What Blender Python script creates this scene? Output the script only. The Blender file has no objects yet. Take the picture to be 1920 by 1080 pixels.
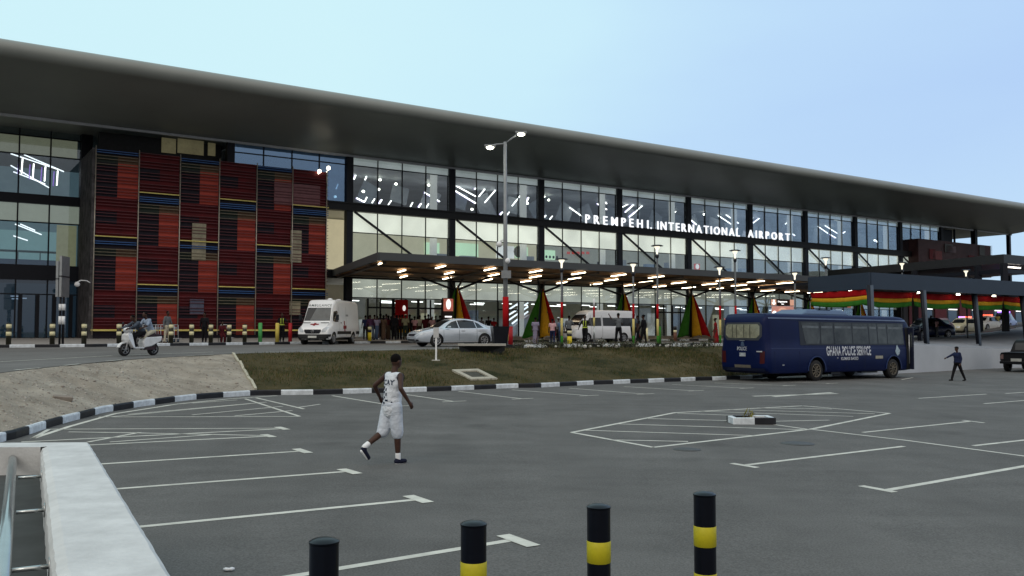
import bpy, bmesh, math, random
from mathutils import Vector, Matrix, noise as mnoise
from mathutils.bvhtree import BVHTree
random.seed(7)
SC = bpy.context.scene
COL = SC.collection
R = math.radians
# ---------------------------------------------------------------- camera
EYE = 2.3; FPX = 1650.0; PITCH = math.atan(81 / 1650)
cam = bpy.data.cameras.new('camera'); camo = bpy.data.objects.new('camera', cam); COL.objects.link(camo)
cam.sensor_width = 36; cam.lens = FPX / 1920 * 36; cam.clip_start = .05; cam.clip_end = 5000
camo.location = (0, 0, EYE); camo.rotation_euler = (R(90) + PITCH, 0, 0)
SC.camera = camo
# ---------------------------------------------------------------- world (dusk, thin overcast)
W = bpy.data.worlds.new("World"); SC.world = W; W.use_nodes = True
nt = W.node_tree; nt.nodes.clear()
def wn(t, **k):
    n = nt.nodes.new(t)
    for a, b in k.items(): setattr(n, a, b)
    return n
out = wn('ShaderNodeOutputWorld'); bg = wn('ShaderNodeBackground')
sky = wn('ShaderNodeTexSky', sky_type='NISHITA'); sky.sun_disc = False
sky.sun_elevation = R(6); sky.sun_rotation = R(-125); sky.air_density = 1.2; sky.dust_density = 1.5; sky.ozone_density = 3
sc1 = wn('ShaderNodeVectorMath', operation='SCALE'); sc1.inputs['Scale'].default_value = 0.10
nt.links.new(sky.outputs[0], sc1.inputs[0])
tc = wn('ShaderNodeTexCoord')
nz = wn('ShaderNodeTexNoise'); nz.inputs['Scale'].default_value = 1.6; nz.inputs['Detail'].default_value = 4; nz.inputs['Roughness'].default_value = .5
mp = wn('ShaderNodeMapping'); mp.inputs['Scale'].default_value = (1, 1, 3.5); mp.inputs['Location'].default_value = (.3, 1.1, .2)
nt.links.new(tc.outputs['Generated'], mp.inputs[0]); nt.links.new(mp.outputs[0], nz.inputs['Vector'])
# brighter, more cyan cloud veil toward the left of the view, periwinkle to the right
dot = wn('ShaderNodeVectorMath', operation='DOT_PRODUCT'); dot.inputs[1].default_value = (-.80, .1, .60)
nt.links.new(tc.outputs['Generated'], dot.inputs[0])
ad = wn('ShaderNodeMath', operation='MULTIPLY_ADD'); ad.inputs[1].default_value = .34; 
nt.links.new(nz.outputs[0], ad.inputs[0]); nt.links.new(dot.outputs['Value'], ad.inputs[2])
ramp = wn('ShaderNodeValToRGB'); cr = ramp.color_ramp
cr.elements[0].position = .0; cr.elements[0].color = (.46, .64, .95, 1)
cr.elements[1].position = .62; cr.elements[1].color = (.66, .93, 1.0, 1)
e = cr.elements.new(.24); e.color = (.53, .74, .98, 1)
e = cr.elements.new(.42); e.color = (.62, .88, 1.0, 1)
nt.links.new(ad.outputs[0], ramp.inputs[0])
hz1 = wn('ShaderNodeVectorMath', operation='DOT_PRODUCT'); hz1.inputs[1].default_value = (.55, .2, -2.6); nt.links.new(tc.outputs['Generated'], hz1.inputs[0])
hz2 = wn('ShaderNodeMapRange'); hz2.inputs[1].default_value = -.25; hz2.inputs[2].default_value = .45; hz2.inputs[4].default_value = .8; nt.links.new(hz1.outputs['Value'], hz2.inputs[0])
hzm = wn('ShaderNodeMix', data_type='RGBA'); hzm.inputs[7].default_value = (.62, .84, 1.0, 1); nt.links.new(hz2.outputs[0], hzm.inputs[0]); nt.links.new(ramp.outputs[0], hzm.inputs[6])
mx = wn('ShaderNodeMix', data_type='RGBA'); mx.inputs[0].default_value = .86
nt.links.new(sc1.outputs[0], mx.inputs[6]); nt.links.new(hzm.outputs[2], mx.inputs[7])
sep = wn('ShaderNodeSeparateXYZ'); nt.links.new(tc.outputs['Generated'], sep.inputs[0])
mr = wn('ShaderNodeMapRange'); mr.inputs[1].default_value = .25; mr.inputs[2].default_value = -.45; nt.links.new(sep.outputs['Y'], mr.inputs[0])
mx2 = wn('ShaderNodeMix', data_type='RGBA'); rb = wn('ShaderNodeValToRGB'); rb.color_ramp.elements[0].position = 0; rb.color_ramp.elements[0].color = (.20, .21, .23, 1)   # sky behind the viewer, dark low and pale high, shaped to dim upright faces
rb.color_ramp.elements[1].position = .62; rb.color_ramp.elements[1].color = (1.0, .93, .84, 1); nt.links.new(sep.outputs['Z'], rb.inputs[0])
sb_ = wn('ShaderNodeVectorMath', operation='SCALE'); sb_.inputs['Scale'].default_value = 1.28; nt.links.new(rb.outputs[0], sb_.inputs[0]); nt.links.new(sb_.outputs[0], mx2.inputs[7])
nt.links.new(mr.outputs[0], mx2.inputs[0]); nt.links.new(mx.outputs[2], mx2.inputs[6])
nt.links.new(mx2.outputs[2], bg.inputs[0]); bg.inputs[1].default_value = 1.09
nt.links.new(bg.outputs[0], out.inputs[0])
# ---------------------------------------------------------------- sun (soft, through cloud)
sl = bpy.data.lights.new('sun', 'SUN'); sl.energy = .5; sl.angle = R(25); sl.color = (1, .95, .88)
so = bpy.data.objects.new('sun', sl); COL.objects.link(so)
so.rotation_euler = Vector((.55, .75, -.75)).to_track_quat('-Z', 'Y').to_euler()
SC.view_settings.view_transform = 'Standard'; SC.view_settings.look = 'None'
SC.view_settings.exposure = 0; SC.view_settings.gamma = 1
SC.render.engine = 'CYCLES'
cy = SC.cycles; cy.use_denoising = True; cy.max_bounces = 5; cy.diffuse_bounces = 2; cy.glossy_bounces = 3
cy.transmission_bounces = 3; cy.transparent_max_bounces = 10; cy.caustics_reflective = False; cy.caustics_refractive = False
cy.sample_clamp_indirect = 4
# ---------------------------------------------------------------- picture/world helpers
def ray(px, py):
    u = (px - 960) / FPX; v = (540 - py) / FPX
    return (u, math.cos(PITCH) - math.sin(PITCH) * v, math.sin(PITCH) + math.cos(PITCH) * v)
def lotz(x, y): return .1 - .0095 * x
def L(px, py):                       # photo point on the sloping parking lot
    r = ray(px, py); k = (.1 - EYE) / (r[2] + .0095 * r[0]); return Vector((r[0] * k, r[1] * k, EYE + r[2] * k))
def roadz(x, y): return 1.5 - .012 * max(0, 45 - y)
def RD(px, py):                      # photo point on the upper road
    r = ray(px, py); z = 1.5
    for _ in range(30):
        k = (z - EYE) / r[2]; z = roadz(r[0] * k, r[1] * k)
    return Vector((r[0] * k, r[1] * k, z))
def AT(px, py, D):                   # photo point at a given depth
    r = ray(px, py); k = D / r[1]; return Vector((r[0] * k, D, EYE + r[2] * k))
FA = R(34); FD = Vector((math.cos(FA), math.sin(FA), 0)); FI = Vector((-math.sin(FA), math.cos(FA), 0)); FO = Vector((-12.43, 66.6, 0))
def FW(s, t, z): return FO + FD * s + FI * t + Vector((0, 0, z))   # facade frame: along, inward, up
def st(x, y):
    d = Vector((x, y, 0)) - FO; return d.dot(FD), d.dot(FI)
# ---------------------------------------------------------------- materials
MATS = {}
def M(name, col, rough=.6, metal=0, var=.12, scale=4, bump=0, bscale=60, spec=None, emis=None, es=0, coat=0, det=4, col2=None):
    if name in MATS: return MATS[name]
    spec = spec if spec is not None else (.12 if rough > .7 else .3)
    m = bpy.data.materials.new(name); m.use_nodes = True; t = m.node_tree; b = t.nodes['Principled BSDF']
    b.inputs['Roughness'].default_value = rough; b.inputs['Metallic'].default_value = metal
    b.inputs['Specular IOR Level'].default_value = spec; b.inputs['Coat Weight'].default_value = coat
    c = tuple(col)
    if var > 0 or col2:
        tcn = t.nodes.new('ShaderNodeTexCoord'); n = t.nodes.new('ShaderNodeTexNoise')
        n.inputs['Scale'].default_value = scale; n.inputs['Detail'].default_value = det; n.inputs['Roughness'].default_value = .65
        t.links.new(tcn.outputs['Object'], n.inputs['Vector'])
        r = t.nodes.new('ShaderNodeValToRGB'); r.color_ramp.elements[0].position = .32; r.color_ramp.elements[1].position = .68
        a = [max(0, x * (1 - var)) for x in c]; d = col2 or [min(1, x * (1 + var)) for x in c]
        r.color_ramp.elements[0].color = (*a, 1); r.color_ramp.elements[1].color = (*d, 1)
        t.links.new(n.outputs[0], r.inputs[0]); t.links.new(r.outputs[0], b.inputs['Base Color'])
        if bump:
            n2 = t.nodes.new('ShaderNodeTexNoise'); n2.inputs['Scale'].default_value = bscale; n2.inputs['Detail'].default_value = 5
            t.links.new(tcn.outputs['Object'], n2.inputs['Vector'])
            bp = t.nodes.new('ShaderNodeBump'); bp.inputs['Strength'].default_value = bump; bp.inputs['Distance'].default_value = .05
            t.links.new(n2.outputs[0], bp.inputs['Height']); t.links.new(bp.outputs[0], b.inputs['Normal'])
    else: b.inputs['Base Color'].default_value = (*c, 1)
    if emis:
        b.inputs['Emission Color'].default_value = (*emis, 1); b.inputs['Emission Strength'].default_value = es
    MATS[name] = m; return m
def glassmat(name, tint, refl=.1, rough=.02, gc=(.85, .92, 1)):
    m = bpy.data.materials.new(name); m.use_nodes = True; t = m.node_tree; t.nodes.clear()
    o = t.nodes.new('ShaderNodeOutputMaterial'); tr = t.nodes.new('ShaderNodeBsdfTransparent'); g = t.nodes.new('ShaderNodeBsdfGlossy')
    tr.inputs[0].default_value = (*tint, 1); g.inputs['Roughness'].default_value = rough; g.inputs[0].default_value = (*gc, 1)
    lw = t.nodes.new('ShaderNodeLayerWeight'); lw.inputs[0].default_value = .25
    ma = t.nodes.new('ShaderNodeMath'); ma.operation = 'MULTIPLY_ADD'; ma.inputs[1].default_value = .5; ma.inputs[2].default_value = refl
    mi = t.nodes.new('ShaderNodeMixShader')
    t.links.new(lw.outputs['Fresnel'], ma.inputs[0]); t.links.new(ma.outputs[0], mi.inputs[0])
    t.links.new(tr.outputs[0], mi.inputs[1]); t.links.new(g.outputs[0], mi.inputs[2]); t.links.new(mi.outputs[0], o.inputs[0])
    MATS[name] = m; return m
def emit(name, col, s):
    return M(name, (.8, .8, .8), .5, var=0, emis=col, es=s)
def litpanel(name, col, s, scale=.35, lo=.6):      # back-lit panel: interior light imitated by its own uneven glow
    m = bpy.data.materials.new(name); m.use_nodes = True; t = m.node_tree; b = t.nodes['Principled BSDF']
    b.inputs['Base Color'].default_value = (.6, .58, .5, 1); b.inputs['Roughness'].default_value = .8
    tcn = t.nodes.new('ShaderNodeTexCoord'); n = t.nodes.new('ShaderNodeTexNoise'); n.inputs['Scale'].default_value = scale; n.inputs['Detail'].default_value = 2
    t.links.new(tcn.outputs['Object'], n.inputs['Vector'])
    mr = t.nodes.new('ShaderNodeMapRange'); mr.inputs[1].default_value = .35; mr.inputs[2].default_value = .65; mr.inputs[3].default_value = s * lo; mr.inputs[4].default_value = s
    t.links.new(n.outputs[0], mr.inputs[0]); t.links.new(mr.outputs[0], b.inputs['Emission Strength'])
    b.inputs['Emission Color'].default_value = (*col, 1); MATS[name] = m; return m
# ---------------------------------------------------------------- objects
def link(o, parent=None):
    COL.objects.link(o)
    if parent: o.parent = parent
    return o
def tag(o, label, cat, group=None, kind=None):
    o['label'] = label; o['category'] = cat
    if group: o['group'] = group
    if kind: o['kind'] = kind
    return o
def thing(name, label, cat, loc=(0, 0, 0), rz=0, group=None):
    o = bpy.data.objects.new(name, None); link(o); o.location = loc; o.rotation_euler = (0, 0, rz); o.empty_display_size = .3
    return tag(o, label, cat, group)
def copy_tree(o, parent=None):
    c = o.copy(); COL.objects.link(c)
    if parent: c.parent = parent
    for ch in o.children: copy_tree(ch, c)
    return c
class MB:
    def __init__(s): s.v = []; s.f = []; s.m = []; s.sm = []
    def add(s, vs, fs, mi=0, smooth=False):
        b = len(s.v); s.v += [tuple(v) for v in vs]
        for f in fs: s.f.append([b + i for i in f]); s.m.append(mi); s.sm.append(smooth)
        return s
    def box(s, x0, x1, y0, y1, z0, z1, mi=0, mat=None):
        vs = [Vector((x, y, z)) for z in (z0, z1) for y in (y0, y1) for x in (x0, x1)]
        if mat: vs = [mat @ v for v in vs]
        return s.add(vs, [(0, 2, 3, 1), (4, 5, 7, 6), (0, 1, 5, 4), (2, 6, 7, 3), (0, 4, 6, 2), (1, 3, 7, 5)], mi)
    def bar(s, a, b, w, h, mi=0):            # rectangular bar between two points
        a = Vector(a); b = Vector(b); d = b - a; q = d.to_track_quat('Y', 'Z').to_matrix().to_4x4(); q.translation = a
        return s.box(-w / 2, w / 2, 0, d.length, -h / 2, h / 2, mi, q)
    def cyl(s, a, b, r0, r1=None, n=12, mi=0, caps=True, smooth=True):
        a = Vector(a); b = Vector(b); r1 = r0 if r1 is None else r1
        q = (b - a).to_track_quat('Z', 'X'); vs = []
        for p, r in ((a, r0), (b, r1)):
            for i in range(n):
                t = 2 * math.pi * i / n; vs.append(p + q @ Vector((r * math.cos(t), r * math.sin(t), 0)))
        s.add(vs, [(i, (i + 1) % n, n + (i + 1) % n, n + i) for i in range(n)], mi, smooth)
        if caps: s.add(vs, [tuple(range(n))[::-1], tuple(range(n, 2 * n))], mi)
        return s
    def tube(s, pts, r, n=8, mi=0):
        for a, b in zip(pts, pts[1:]): s.cyl(a, b, r, r, n, mi)
        return s
    def lathe(s, prof, c=(0, 0, 0), n=20, mi=0):
        vs = []
        for r, z in prof:
            for i in range(n):
                t = 2 * math.pi * i / n; vs.append((c[0] + r * math.cos(t), c[1] + r * math.sin(t), c[2] + z))
        fs = [(k * n + i, k * n + (i + 1) % n, (k + 1) * n + (i + 1) % n, (k + 1) * n + i) for k in range(len(prof) - 1) for i in range(n)]
        return s.add(vs, fs, mi, True)
    def prism(s, poly, a, b, axis='y', mi=0):  # polygon in the plane across axis, extruded from a to b
        def P(u, w, k): return {'y': (u, k, w), 'x': (k, u, w), 'z': (u, w, k)}[axis]
        n = len(poly); vs = [P(u, w, a) for u, w in poly] + [P(u, w, b) for u, w in poly]
        fs = [(i, (i + 1) % n, n + (i + 1) % n, n + i) for i in range(n)] + [tuple(range(n))[::-1], tuple(range(n, 2 * n))]
        return s.add(vs, fs, mi)
    def sphere(s, c, r, sc=(1, 1, 1), mi=0, n=12):
        m = n // 2; vs = []; fs = []
        for j in range(m + 1):
            ph = math.pi * j / m
            for i in range(n):
                t = 2 * math.pi * i / n
                vs.append((c[0] + r * sc[0] * math.sin(ph) * math.cos(t), c[1] + r * sc[1] * math.sin(ph) * math.sin(t), c[2] + r * sc[2] * math.cos(ph)))
        for j in range(m):
            for i in range(n): fs.append((j * n + i, (j + 1) * n + i, (j + 1) * n + (i + 1) % n, j * n + (i + 1) % n))
        return s.add(vs, fs, mi, True)
    def build(s, name, mats, parent=None, loc=(0, 0, 0), rot=(0, 0, 0), fix=True, bevel=0):
        me = bpy.data.meshes.new(name); me.from_pydata(s.v, [], s.f)
        for m in (mats if isinstance(mats, (list, tuple)) else [mats]): me.materials.append(m)
        for p, mi, sm in zip(me.polygons, s.m, s.sm): p.material_index = mi; p.use_smooth = sm
        if fix:
            b = bmesh.new(); b.from_mesh(me); bmesh.ops.remove_doubles(b, verts=b.verts, dist=1e-5)
            bmesh.ops.recalc_face_normals(b, faces=b.faces); b.to_mesh(me); b.free()
        o = bpy.data.objects.new(name, me); o.location = loc; o.rotation_euler = rot; link(o, parent)
        if bevel:
            bv = o.modifiers.new('b', 'BEVEL'); bv.width = bevel; bv.segments = 2; bv.limit_method = 'ANGLE'
        return o
def struct(o, label=None, cat=None, kind='structure'):
    o['kind'] = kind
    if label: o['label'] = label; o['category'] = cat
    return o
def sheet(name, polyfn, nu, nv, mat, **k):       # grid surface from a function (u,v)->point
    mb = MB(); vs = [polyfn(i / nu, j / nv) for j in range(nv + 1) for i in range(nu + 1)]
    fs = [(j * (nu + 1) + i, j * (nu + 1) + i + 1, (j + 1) * (nu + 1) + i + 1, (j + 1) * (nu + 1) + i) for j in range(nv) for i in range(nu)]
    mb.add(vs, fs, 0, True); return mb.build(name, mat, fix=False, **k)
def polyline_at(pts, u):
    ls = [(b - a).length for a, b in zip(pts, pts[1:])]; t = u * sum(ls)
    for (a, b), l in zip(zip(pts, pts[1:]), ls):
        if t <= l + 1e-9: return a.lerp(b, t / l if l else 0)
        t -= l
    return pts[-1].copy()
def plen(pts): return sum((b - a).length for a, b in zip(pts, pts[1:]))
def textmesh(body, size, depth=.02, bold=True, spx=1.0, align='CENTER', shear=0, fat=.012):
    c = bpy.data.curves.new('t', 'FONT'); c.body = body; c.size = size; c.extrude = depth / 2; c.align_x = align; c.offset = fat * size if bold else 0
    c.space_character = spx; c.resolution_u = 3; c.shear = shear
    o = bpy.data.objects.new('t', c); COL.objects.link(o); bpy.context.view_layer.update()
    me = bpy.data.meshes.new_from_object(o.evaluated_get(bpy.context.evaluated_depsgraph_get())); bpy.data.objects.remove(o); return me
def text(name, body, size, mat, parent, M4, depth=.02, **k):
    me = textmesh(body, size, depth, **k); me.materials.clear(); me.materials.append(mat); me.transform(M4)
    o = bpy.data.objects.new(name, me); link(o, parent); return o
def frame4(origin, x, up):                        # text frame: x = reading direction, up = up
    x = Vector(x).normalized(); up = Vector(up).normalized(); z = x.cross(up)
    m = Matrix((x, up, z)).transposed().to_4x4(); m.translation = Vector(origin); return m
def apply_mods(o):
    bpy.context.view_layer.update()
    me = bpy.data.meshes.new_from_object(o.evaluated_get(bpy.context.evaluated_depsgraph_get())); o.modifiers.clear(); o.data = me; return o
# ---------------------------------------------------------------- palette
asphalt = M('asphalt', (.112, .111, .108), .86, var=.16, scale=.35, bump=.25, bscale=90, det=8)
asphalt2 = M('road_asphalt', (.140, .139, .135), .84, var=.12, scale=.3, bump=.2, bscale=80, det=8)
def worn_asphalt(m, spots):      # patches, tyre-polished bands, grit and dark oil spots
    t = m.node_tree; b = t.nodes['Principled BSDF']; src = b.inputs['Base Color'].links[0].from_socket; tcn = t.nodes.new('ShaderNodeTexCoord')
    def nz(sc, det, mapp=(1, 1, 1), lo=.8, hi=1.2, a=.35, z=.65, rot=0):
        mpn = t.nodes.new('ShaderNodeMapping'); mpn.inputs['Scale'].default_value = mapp; mpn.inputs['Rotation'].default_value = (0, 0, rot); n = t.nodes.new('ShaderNodeTexNoise'); n.inputs['Scale'].default_value = sc; n.inputs['Detail'].default_value = det
        t.links.new(tcn.outputs['Object'], mpn.inputs[0]); t.links.new(mpn.outputs[0], n.inputs['Vector']); r = t.nodes.new('ShaderNodeMapRange'); r.inputs[1].default_value = a; r.inputs[2].default_value = z; r.inputs[3].default_value = lo; r.inputs[4].default_value = hi
        t.links.new(n.outputs[0], r.inputs[0]); return r.outputs[0]
    for sk in (nz(1.3, 6, lo=.95, hi=1.05), nz(45, 3, lo=.80, hi=1.18), nz(.9, 4, (.12, 1.6, 1), .95, 1.03, .4, .6, .9), nz(.8, 3, (1.5, .1, 1), .97, 1.02, .4, .6, -.45), nz(spots, 2, lo=.78, hi=1, a=.24, z=.33)):
        mu = t.nodes.new('ShaderNodeVectorMath'); mu.operation = 'SCALE'; t.links.new(src, mu.inputs[0]); t.links.new(sk, mu.inputs['Scale']); src = mu.outputs[0]
    t.links.new(src, b.inputs['Base Color'])
worn_asphalt(asphalt, .42); worn_asphalt(asphalt2, .4)
linew = M('road_paint', (.50, .50, .45), .7, var=.22, scale=3, det=8)
black_kerb = M('kerb_black', (.012, .013, .017), .45, var=.3, scale=3)
white_kerb = M('kerb_white', (.55, .60, .64), .6, var=.22, scale=5, det=9)
dirt = M('gravel', (.25, .22, .18), .95, var=.2, scale=1.0, bump=.9, bscale=22, det=10, col2=(.37, .335, .28))
grassm = M('grass_soil', (.034, .043, .014), .95, var=.5, scale=.55, bump=.8, bscale=25, det=9, col2=(.095, .075, .038))
blade_m = M('grass_blade', (.045, .062, .015), .8, var=.4, scale=.7, col2=(.10, .09, .03))
paving = M('paving', (.28, .27, .255), .8, var=.12, scale=1.5, bump=.1)
concrete = M('concrete', (.36, .355, .33), .85, var=.15, scale=3, bump=.3, bscale=30)
darksteel = M('dark_steel', (.006, .008, .015), .55, var=.1, spec=.25)
mullion = M('mullion', (.006, .008, .014), .55, var=.1, spec=.25)
roofm = M('roof_metal', (.215, .23, .215), .42, metal=.0, var=.07, scale=.25, spec=.45)
trimm = M('roof_trim', (.50, .52, .56), .5, var=.05)
canopym = M('canopy_cladding', (.05, .055, .058), .5, var=.08, scale=1)
ceilbrown = M('canopy_ceiling', (.24, .135, .065), .65, var=.25, scale=1.2, spec=.1)
glass_up = glassmat('upper_glass', (.80, .86, .90), .05)
glass_dk = glassmat('dark_glass', (.35, .42, .5), .10)
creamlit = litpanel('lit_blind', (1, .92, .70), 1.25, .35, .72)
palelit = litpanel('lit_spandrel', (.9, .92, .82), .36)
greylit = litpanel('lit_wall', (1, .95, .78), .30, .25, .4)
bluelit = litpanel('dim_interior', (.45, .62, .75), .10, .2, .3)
led = emit('led_strip', (1, .93, .82), 4.5)
warmled = emit('warm_strip', (1, .84, .58), 9.0)
spot = emit('spot_lamp', (1, .93, .72), 9.0)
purple = emit('purple_led', (.30, .08, .8), .7)
white = M('white_paint', (.72, .74, .76), .5, var=.05)
redcloth = M('red_cloth', (.34, .006, .009), .8, var=.15)
goldcloth = M('gold_cloth', (.58, .31, .02), .8, var=.12)
greencloth = M('green_cloth', (.032, .15, .018), .8, var=.15)
steel = M('steel', (.35, .37, .38), .35, metal=.8, var=.1)
greypole = M('grey_pole', (.22, .235, .25), .5, metal=.3, var=.08)
yellowp = M('yellow_paint', (.60, .47, .02), .5, var=.12)
creamp = M('cream_paint', (.62, .58, .36), .6, var=.1)
blackp = M('black_paint', (.008, .009, .014), .3, var=.3)
rubber = M('rubber', (.012, .012, .013), .7, var=.2)
# ================================================================ ground, lot, roads, banks
soil = M('far_ground', (.09, .08, .06), .95, var=.3, scale=.05)
mb = MB(); S = 2500; n = 24
vs = [(-S + 2 * S * i / n, -S + 2 * S * j / n, -1.6) for j in range(n + 1) for i in range(n + 1)]
mb.add(vs, [(j * (n + 1) + i, j * (n + 1) + i + 1, (j + 1) * (n + 1) + i + 1, (j + 1) * (n + 1) + i) for j in range(n) for i in range(n)])
struct(mb.build('ground', soil, fix=False))
struct(sheet('parking_lot', lambda u, v: Vector((-40 + 130 * u, -12 + 92 * v, lotz(-40 + 130 * u, 0))), 40, 20, asphalt))
def on_lot(p, dz=.004): return Vector((p.x, p.y, lotz(p.x, p.y) + dz))
lines = MB()
def pline(a, b, w=.1, dz=.004):
    a = Vector((a.x, a.y, 0)); b = Vector((b.x, b.y, 0)); d = (b - a).normalized(); s = Vector((-d.y, d.x, 0)) * w / 2
    n = max(1, int((b - a).length / .8)); vs = []
    for i in range(n + 1):
        p = a.lerp(b, i / n); vs += [on_lot(p + s, dz), on_lot(p - s, dz)]
    lines.add(vs, [(2 * i, 2 * i + 1, 2 * i + 3, 2 * i + 2) for i in range(n)])
def px_line(*c, w=.1): 
    for (a, b), (c2, d) in zip(c, c[1:]): pline(L(a, b), L(c2, d), w)
# left bays with T ends
for (x0, y0), (x1, y1), (tx0, ty0), (tx1, ty1) in (
        ((40, 880), (567, 846), (555, 842), (579, 850)), ((20, 932), (655, 884), (640, 880), (671, 889)),
        ((60, 1008), (782, 937), (765, 930), (803, 943)), ((300, 1122), (960, 1013), (943, 1004), (1001, 1025)),
        ((60, 840), (505, 818), (494, 815), (512, 820)), ((40, 829), (531, 804), (520, 801), (538, 806))):
    pline(L(x0, y0), L(x1, y1), .11); pline(L(tx0, ty0), L(tx1, ty1), .17, .008)
# hatched corner beside the curved kerb
px_line((62, 822), (130, 800), (215, 776), (330, 758), (430, 748), (520, 742), w=.12)
for c in (((92, 805), (531, 803)), ((128, 810), (260, 812), (500, 817)), ((165, 829), (262, 811)), ((206, 829), (400, 815)), ((185, 782), (560, 781)), ((240, 777), (500, 754)), ((360, 778), (530, 762)), ((460, 748), (562, 781)), ((205, 782), (470, 757)), ((62, 822), (92, 805)), ((480, 746), (570, 767)), ((360, 756), (445, 750)), ((440, 780), (548, 770)), ((600, 758), (560, 764))): px_line(*c, w=.09)
# bays along the far kerb
for x0, y0, x1, y1 in ((623, 742, 745, 762), (748, 738, 852, 753), (860, 734, 980, 748), (960, 731, 1105, 742), (1068, 728, 1210, 739), (1170, 725, 1305, 733), (1260, 721, 1400, 728), (1340, 718, 1480, 723), (1420, 715, 1560, 719)):
    px_line((x0, y0), (x1, y1), w=.1); a = L(x1, y1); pline(a + Vector((-.35, -.25, 0)), a + Vector((.35, .25, 0)), .1, .008)
# hatched island in the middle
px_line((1072, 811), (1265, 774), (1505, 761), (1668, 775), (1520, 805), (1225, 839), (1072, 811), w=.11)
for c in (((1098, 807), (1415, 817)), ((1160, 795), (1510, 806)), ((1215, 785), (1375, 789)), ((1455, 790), (1555, 788)), ((1270, 775), (1375, 779)), ((1310, 771), (1600, 781)), ((1365, 768), (1640, 776)), ((1420, 765), (1560, 767)), ((1145, 825), (1290, 828)), ((1450, 796), (1520, 806))): px_line(*c, w=.09)
px_line((1520, 805), (1700, 826), (1925, 856), w=.1)
for c, w_ in ((((1400, 872), (1695, 837)), .11), (((1372, 869), (1420, 877)), .13), (((1665, 919), (1940, 871)), .12), (((1614, 911), (1678, 923)), .14), (((1618, 811), (1820, 790)), .1), (((1805, 788), (1845, 793)), .12), (((1825, 836), (1960, 821)), .11), (((1722, 747), (1850, 739)), .1), (((1845, 757), (1960, 748)), .1), (((1412, 743), (1570, 738)), .2), (((1450, 744), (1560, 736)), .2), (((1885, 738), (1960, 733)), .1), (((1690, 712), (1712, 708)), .1)): px_line(*c, w=w_)
struct(lines.build('painted_lines', linew, fix=False))
# drain lids and tyre-dark patches in the lot
lid = M('iron_lid', (.055, .057, .058), .6, var=.2)
for x, y, r in ((1288, 843, .26), (1495, 832, .33)):
    p = L(x, y); m_ = MB(); m_.lathe([(0, .012), (r * .9, .012), (r * .92, .006), (r, .006), (r, .002)], (0, 0, 0), 24)
    tag(m_.build('manhole_cover', lid, loc=p), 'dark round manhole cover in the asphalt ' + ('nearer the hatched island tip' if x < 1300 else 'right of the hatched island'), 'manhole cover', 'manhole covers in the lot')
# kerb along the lot
KP = [L(x, y) for x, y in ((-70, 855), (0, 829), (32, 822), (63, 812), (92, 802), (126, 792), (157, 784), (193, 774), (225, 769), (263, 762.5), (297, 758), (332, 753), (366, 749), (420, 745), (480, 741), (535, 740.5), (589, 740), (643, 738.5), (692, 737), (740, 736), (789, 734.5), (835, 733), (879, 731), (962, 727.5), (1002, 727), (1041, 725), (1079, 723), (1115, 721), (1151, 720), (1185, 718.5), (1219, 717.5), (1251, 716), (1283, 715), (1313, 713.5), (1343, 713), (1372, 711.5), (1401, 710.5), (1430, 708.5))]
def kerb(name, pts, zf, blk, h, w, side, start=0, first=0, label=None):
    mb = MB(); tot = plen(pts); n = int(tot / blk)
    for i in range(n):
        ks = 3
        for k in range(ks):
            g = .012 / blk / n * 0 
            a = polyline_at(pts, (i + k / ks) / n); b = polyline_at(pts, (i + (k + 1) / ks) / n)
            ta = (polyline_at(pts, min(1, (i + k / ks) / n + .004)) - polyline_at(pts, max(0, (i + k / ks) / n - .004))); tb = (polyline_at(pts, min(1, (i + (k + 1) / ks) / n + .004)) - polyline_at(pts, max(0, (i + (k + 1) / ks) / n - .004)))
            na = Vector((-ta.y, ta.x, 0)).normalized() * side; nb = Vector((-tb.y, tb.x, 0)).normalized() * side
            za = zf(a.x, a.y); zb = zf(b.x, b.y); prof = [(0, -.1), (.0, h * .8), (.02, h), (w, h), (w, -.1)]
            vs = [Vector((a.x, a.y, za + z)) + na * o for o, z in prof] + [Vector((b.x, b.y, zb + z)) + nb * o for o, z in prof]
            fs = [(q, q + 1, q + 6, q + 5) for q in range(4)]
            if k == 0: fs.append((4, 3, 2, 1, 0))
            if k == ks - 1: fs.append((5, 6, 7, 8, 9))
            mb.add(vs, fs, (i + first) % 2)
    return struct(mb.build(name, [white_kerb, black_kerb], fix=False))
kerb('lot_kerb', KP, lotz, 1.02, .17, .16, 1, first=1)
# upper road: near edge and far kerb
EP = [RD(x, y) for x, y in ((-420, 745), (-150, 714), (0, 699), (50, 692.5), (135, 684), (213, 676), (330, 668.5), (437, 663), (590, 659.5), (755, 656), (900, 653), (1100, 651), (1345, 649), (1560, 647.5), (1720, 646))]
FK = [RD(x, y) for x, y in ((-300, 656), (-100, 653.5), (0, 652), (170, 650.5), (400, 647.5), (540, 645.5), (620, 644.6))]
FK += [Vector((*FW(s, -9, 0).xy, 1.5)) for s in (4, 10, 20, 30, 40, 60, 90)]
struct(sheet('upper_road', lambda u, v: (lambda p: Vector((p.x, p.y, roadz(p.x, p.y))))(polyline_at(EP, u).lerp(polyline_at(FK, u), v)), 60, 10, asphalt2))
kerb('pavement_kerb', FK, roadz, 1.12, .15, .2, 1)
def pavez(x, y):
    s, t = st(x, y); return 1.64 + .21 * max(0, min(1, (t + 9) / 9)) - (.012 * max(0, 45 - y))
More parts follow.
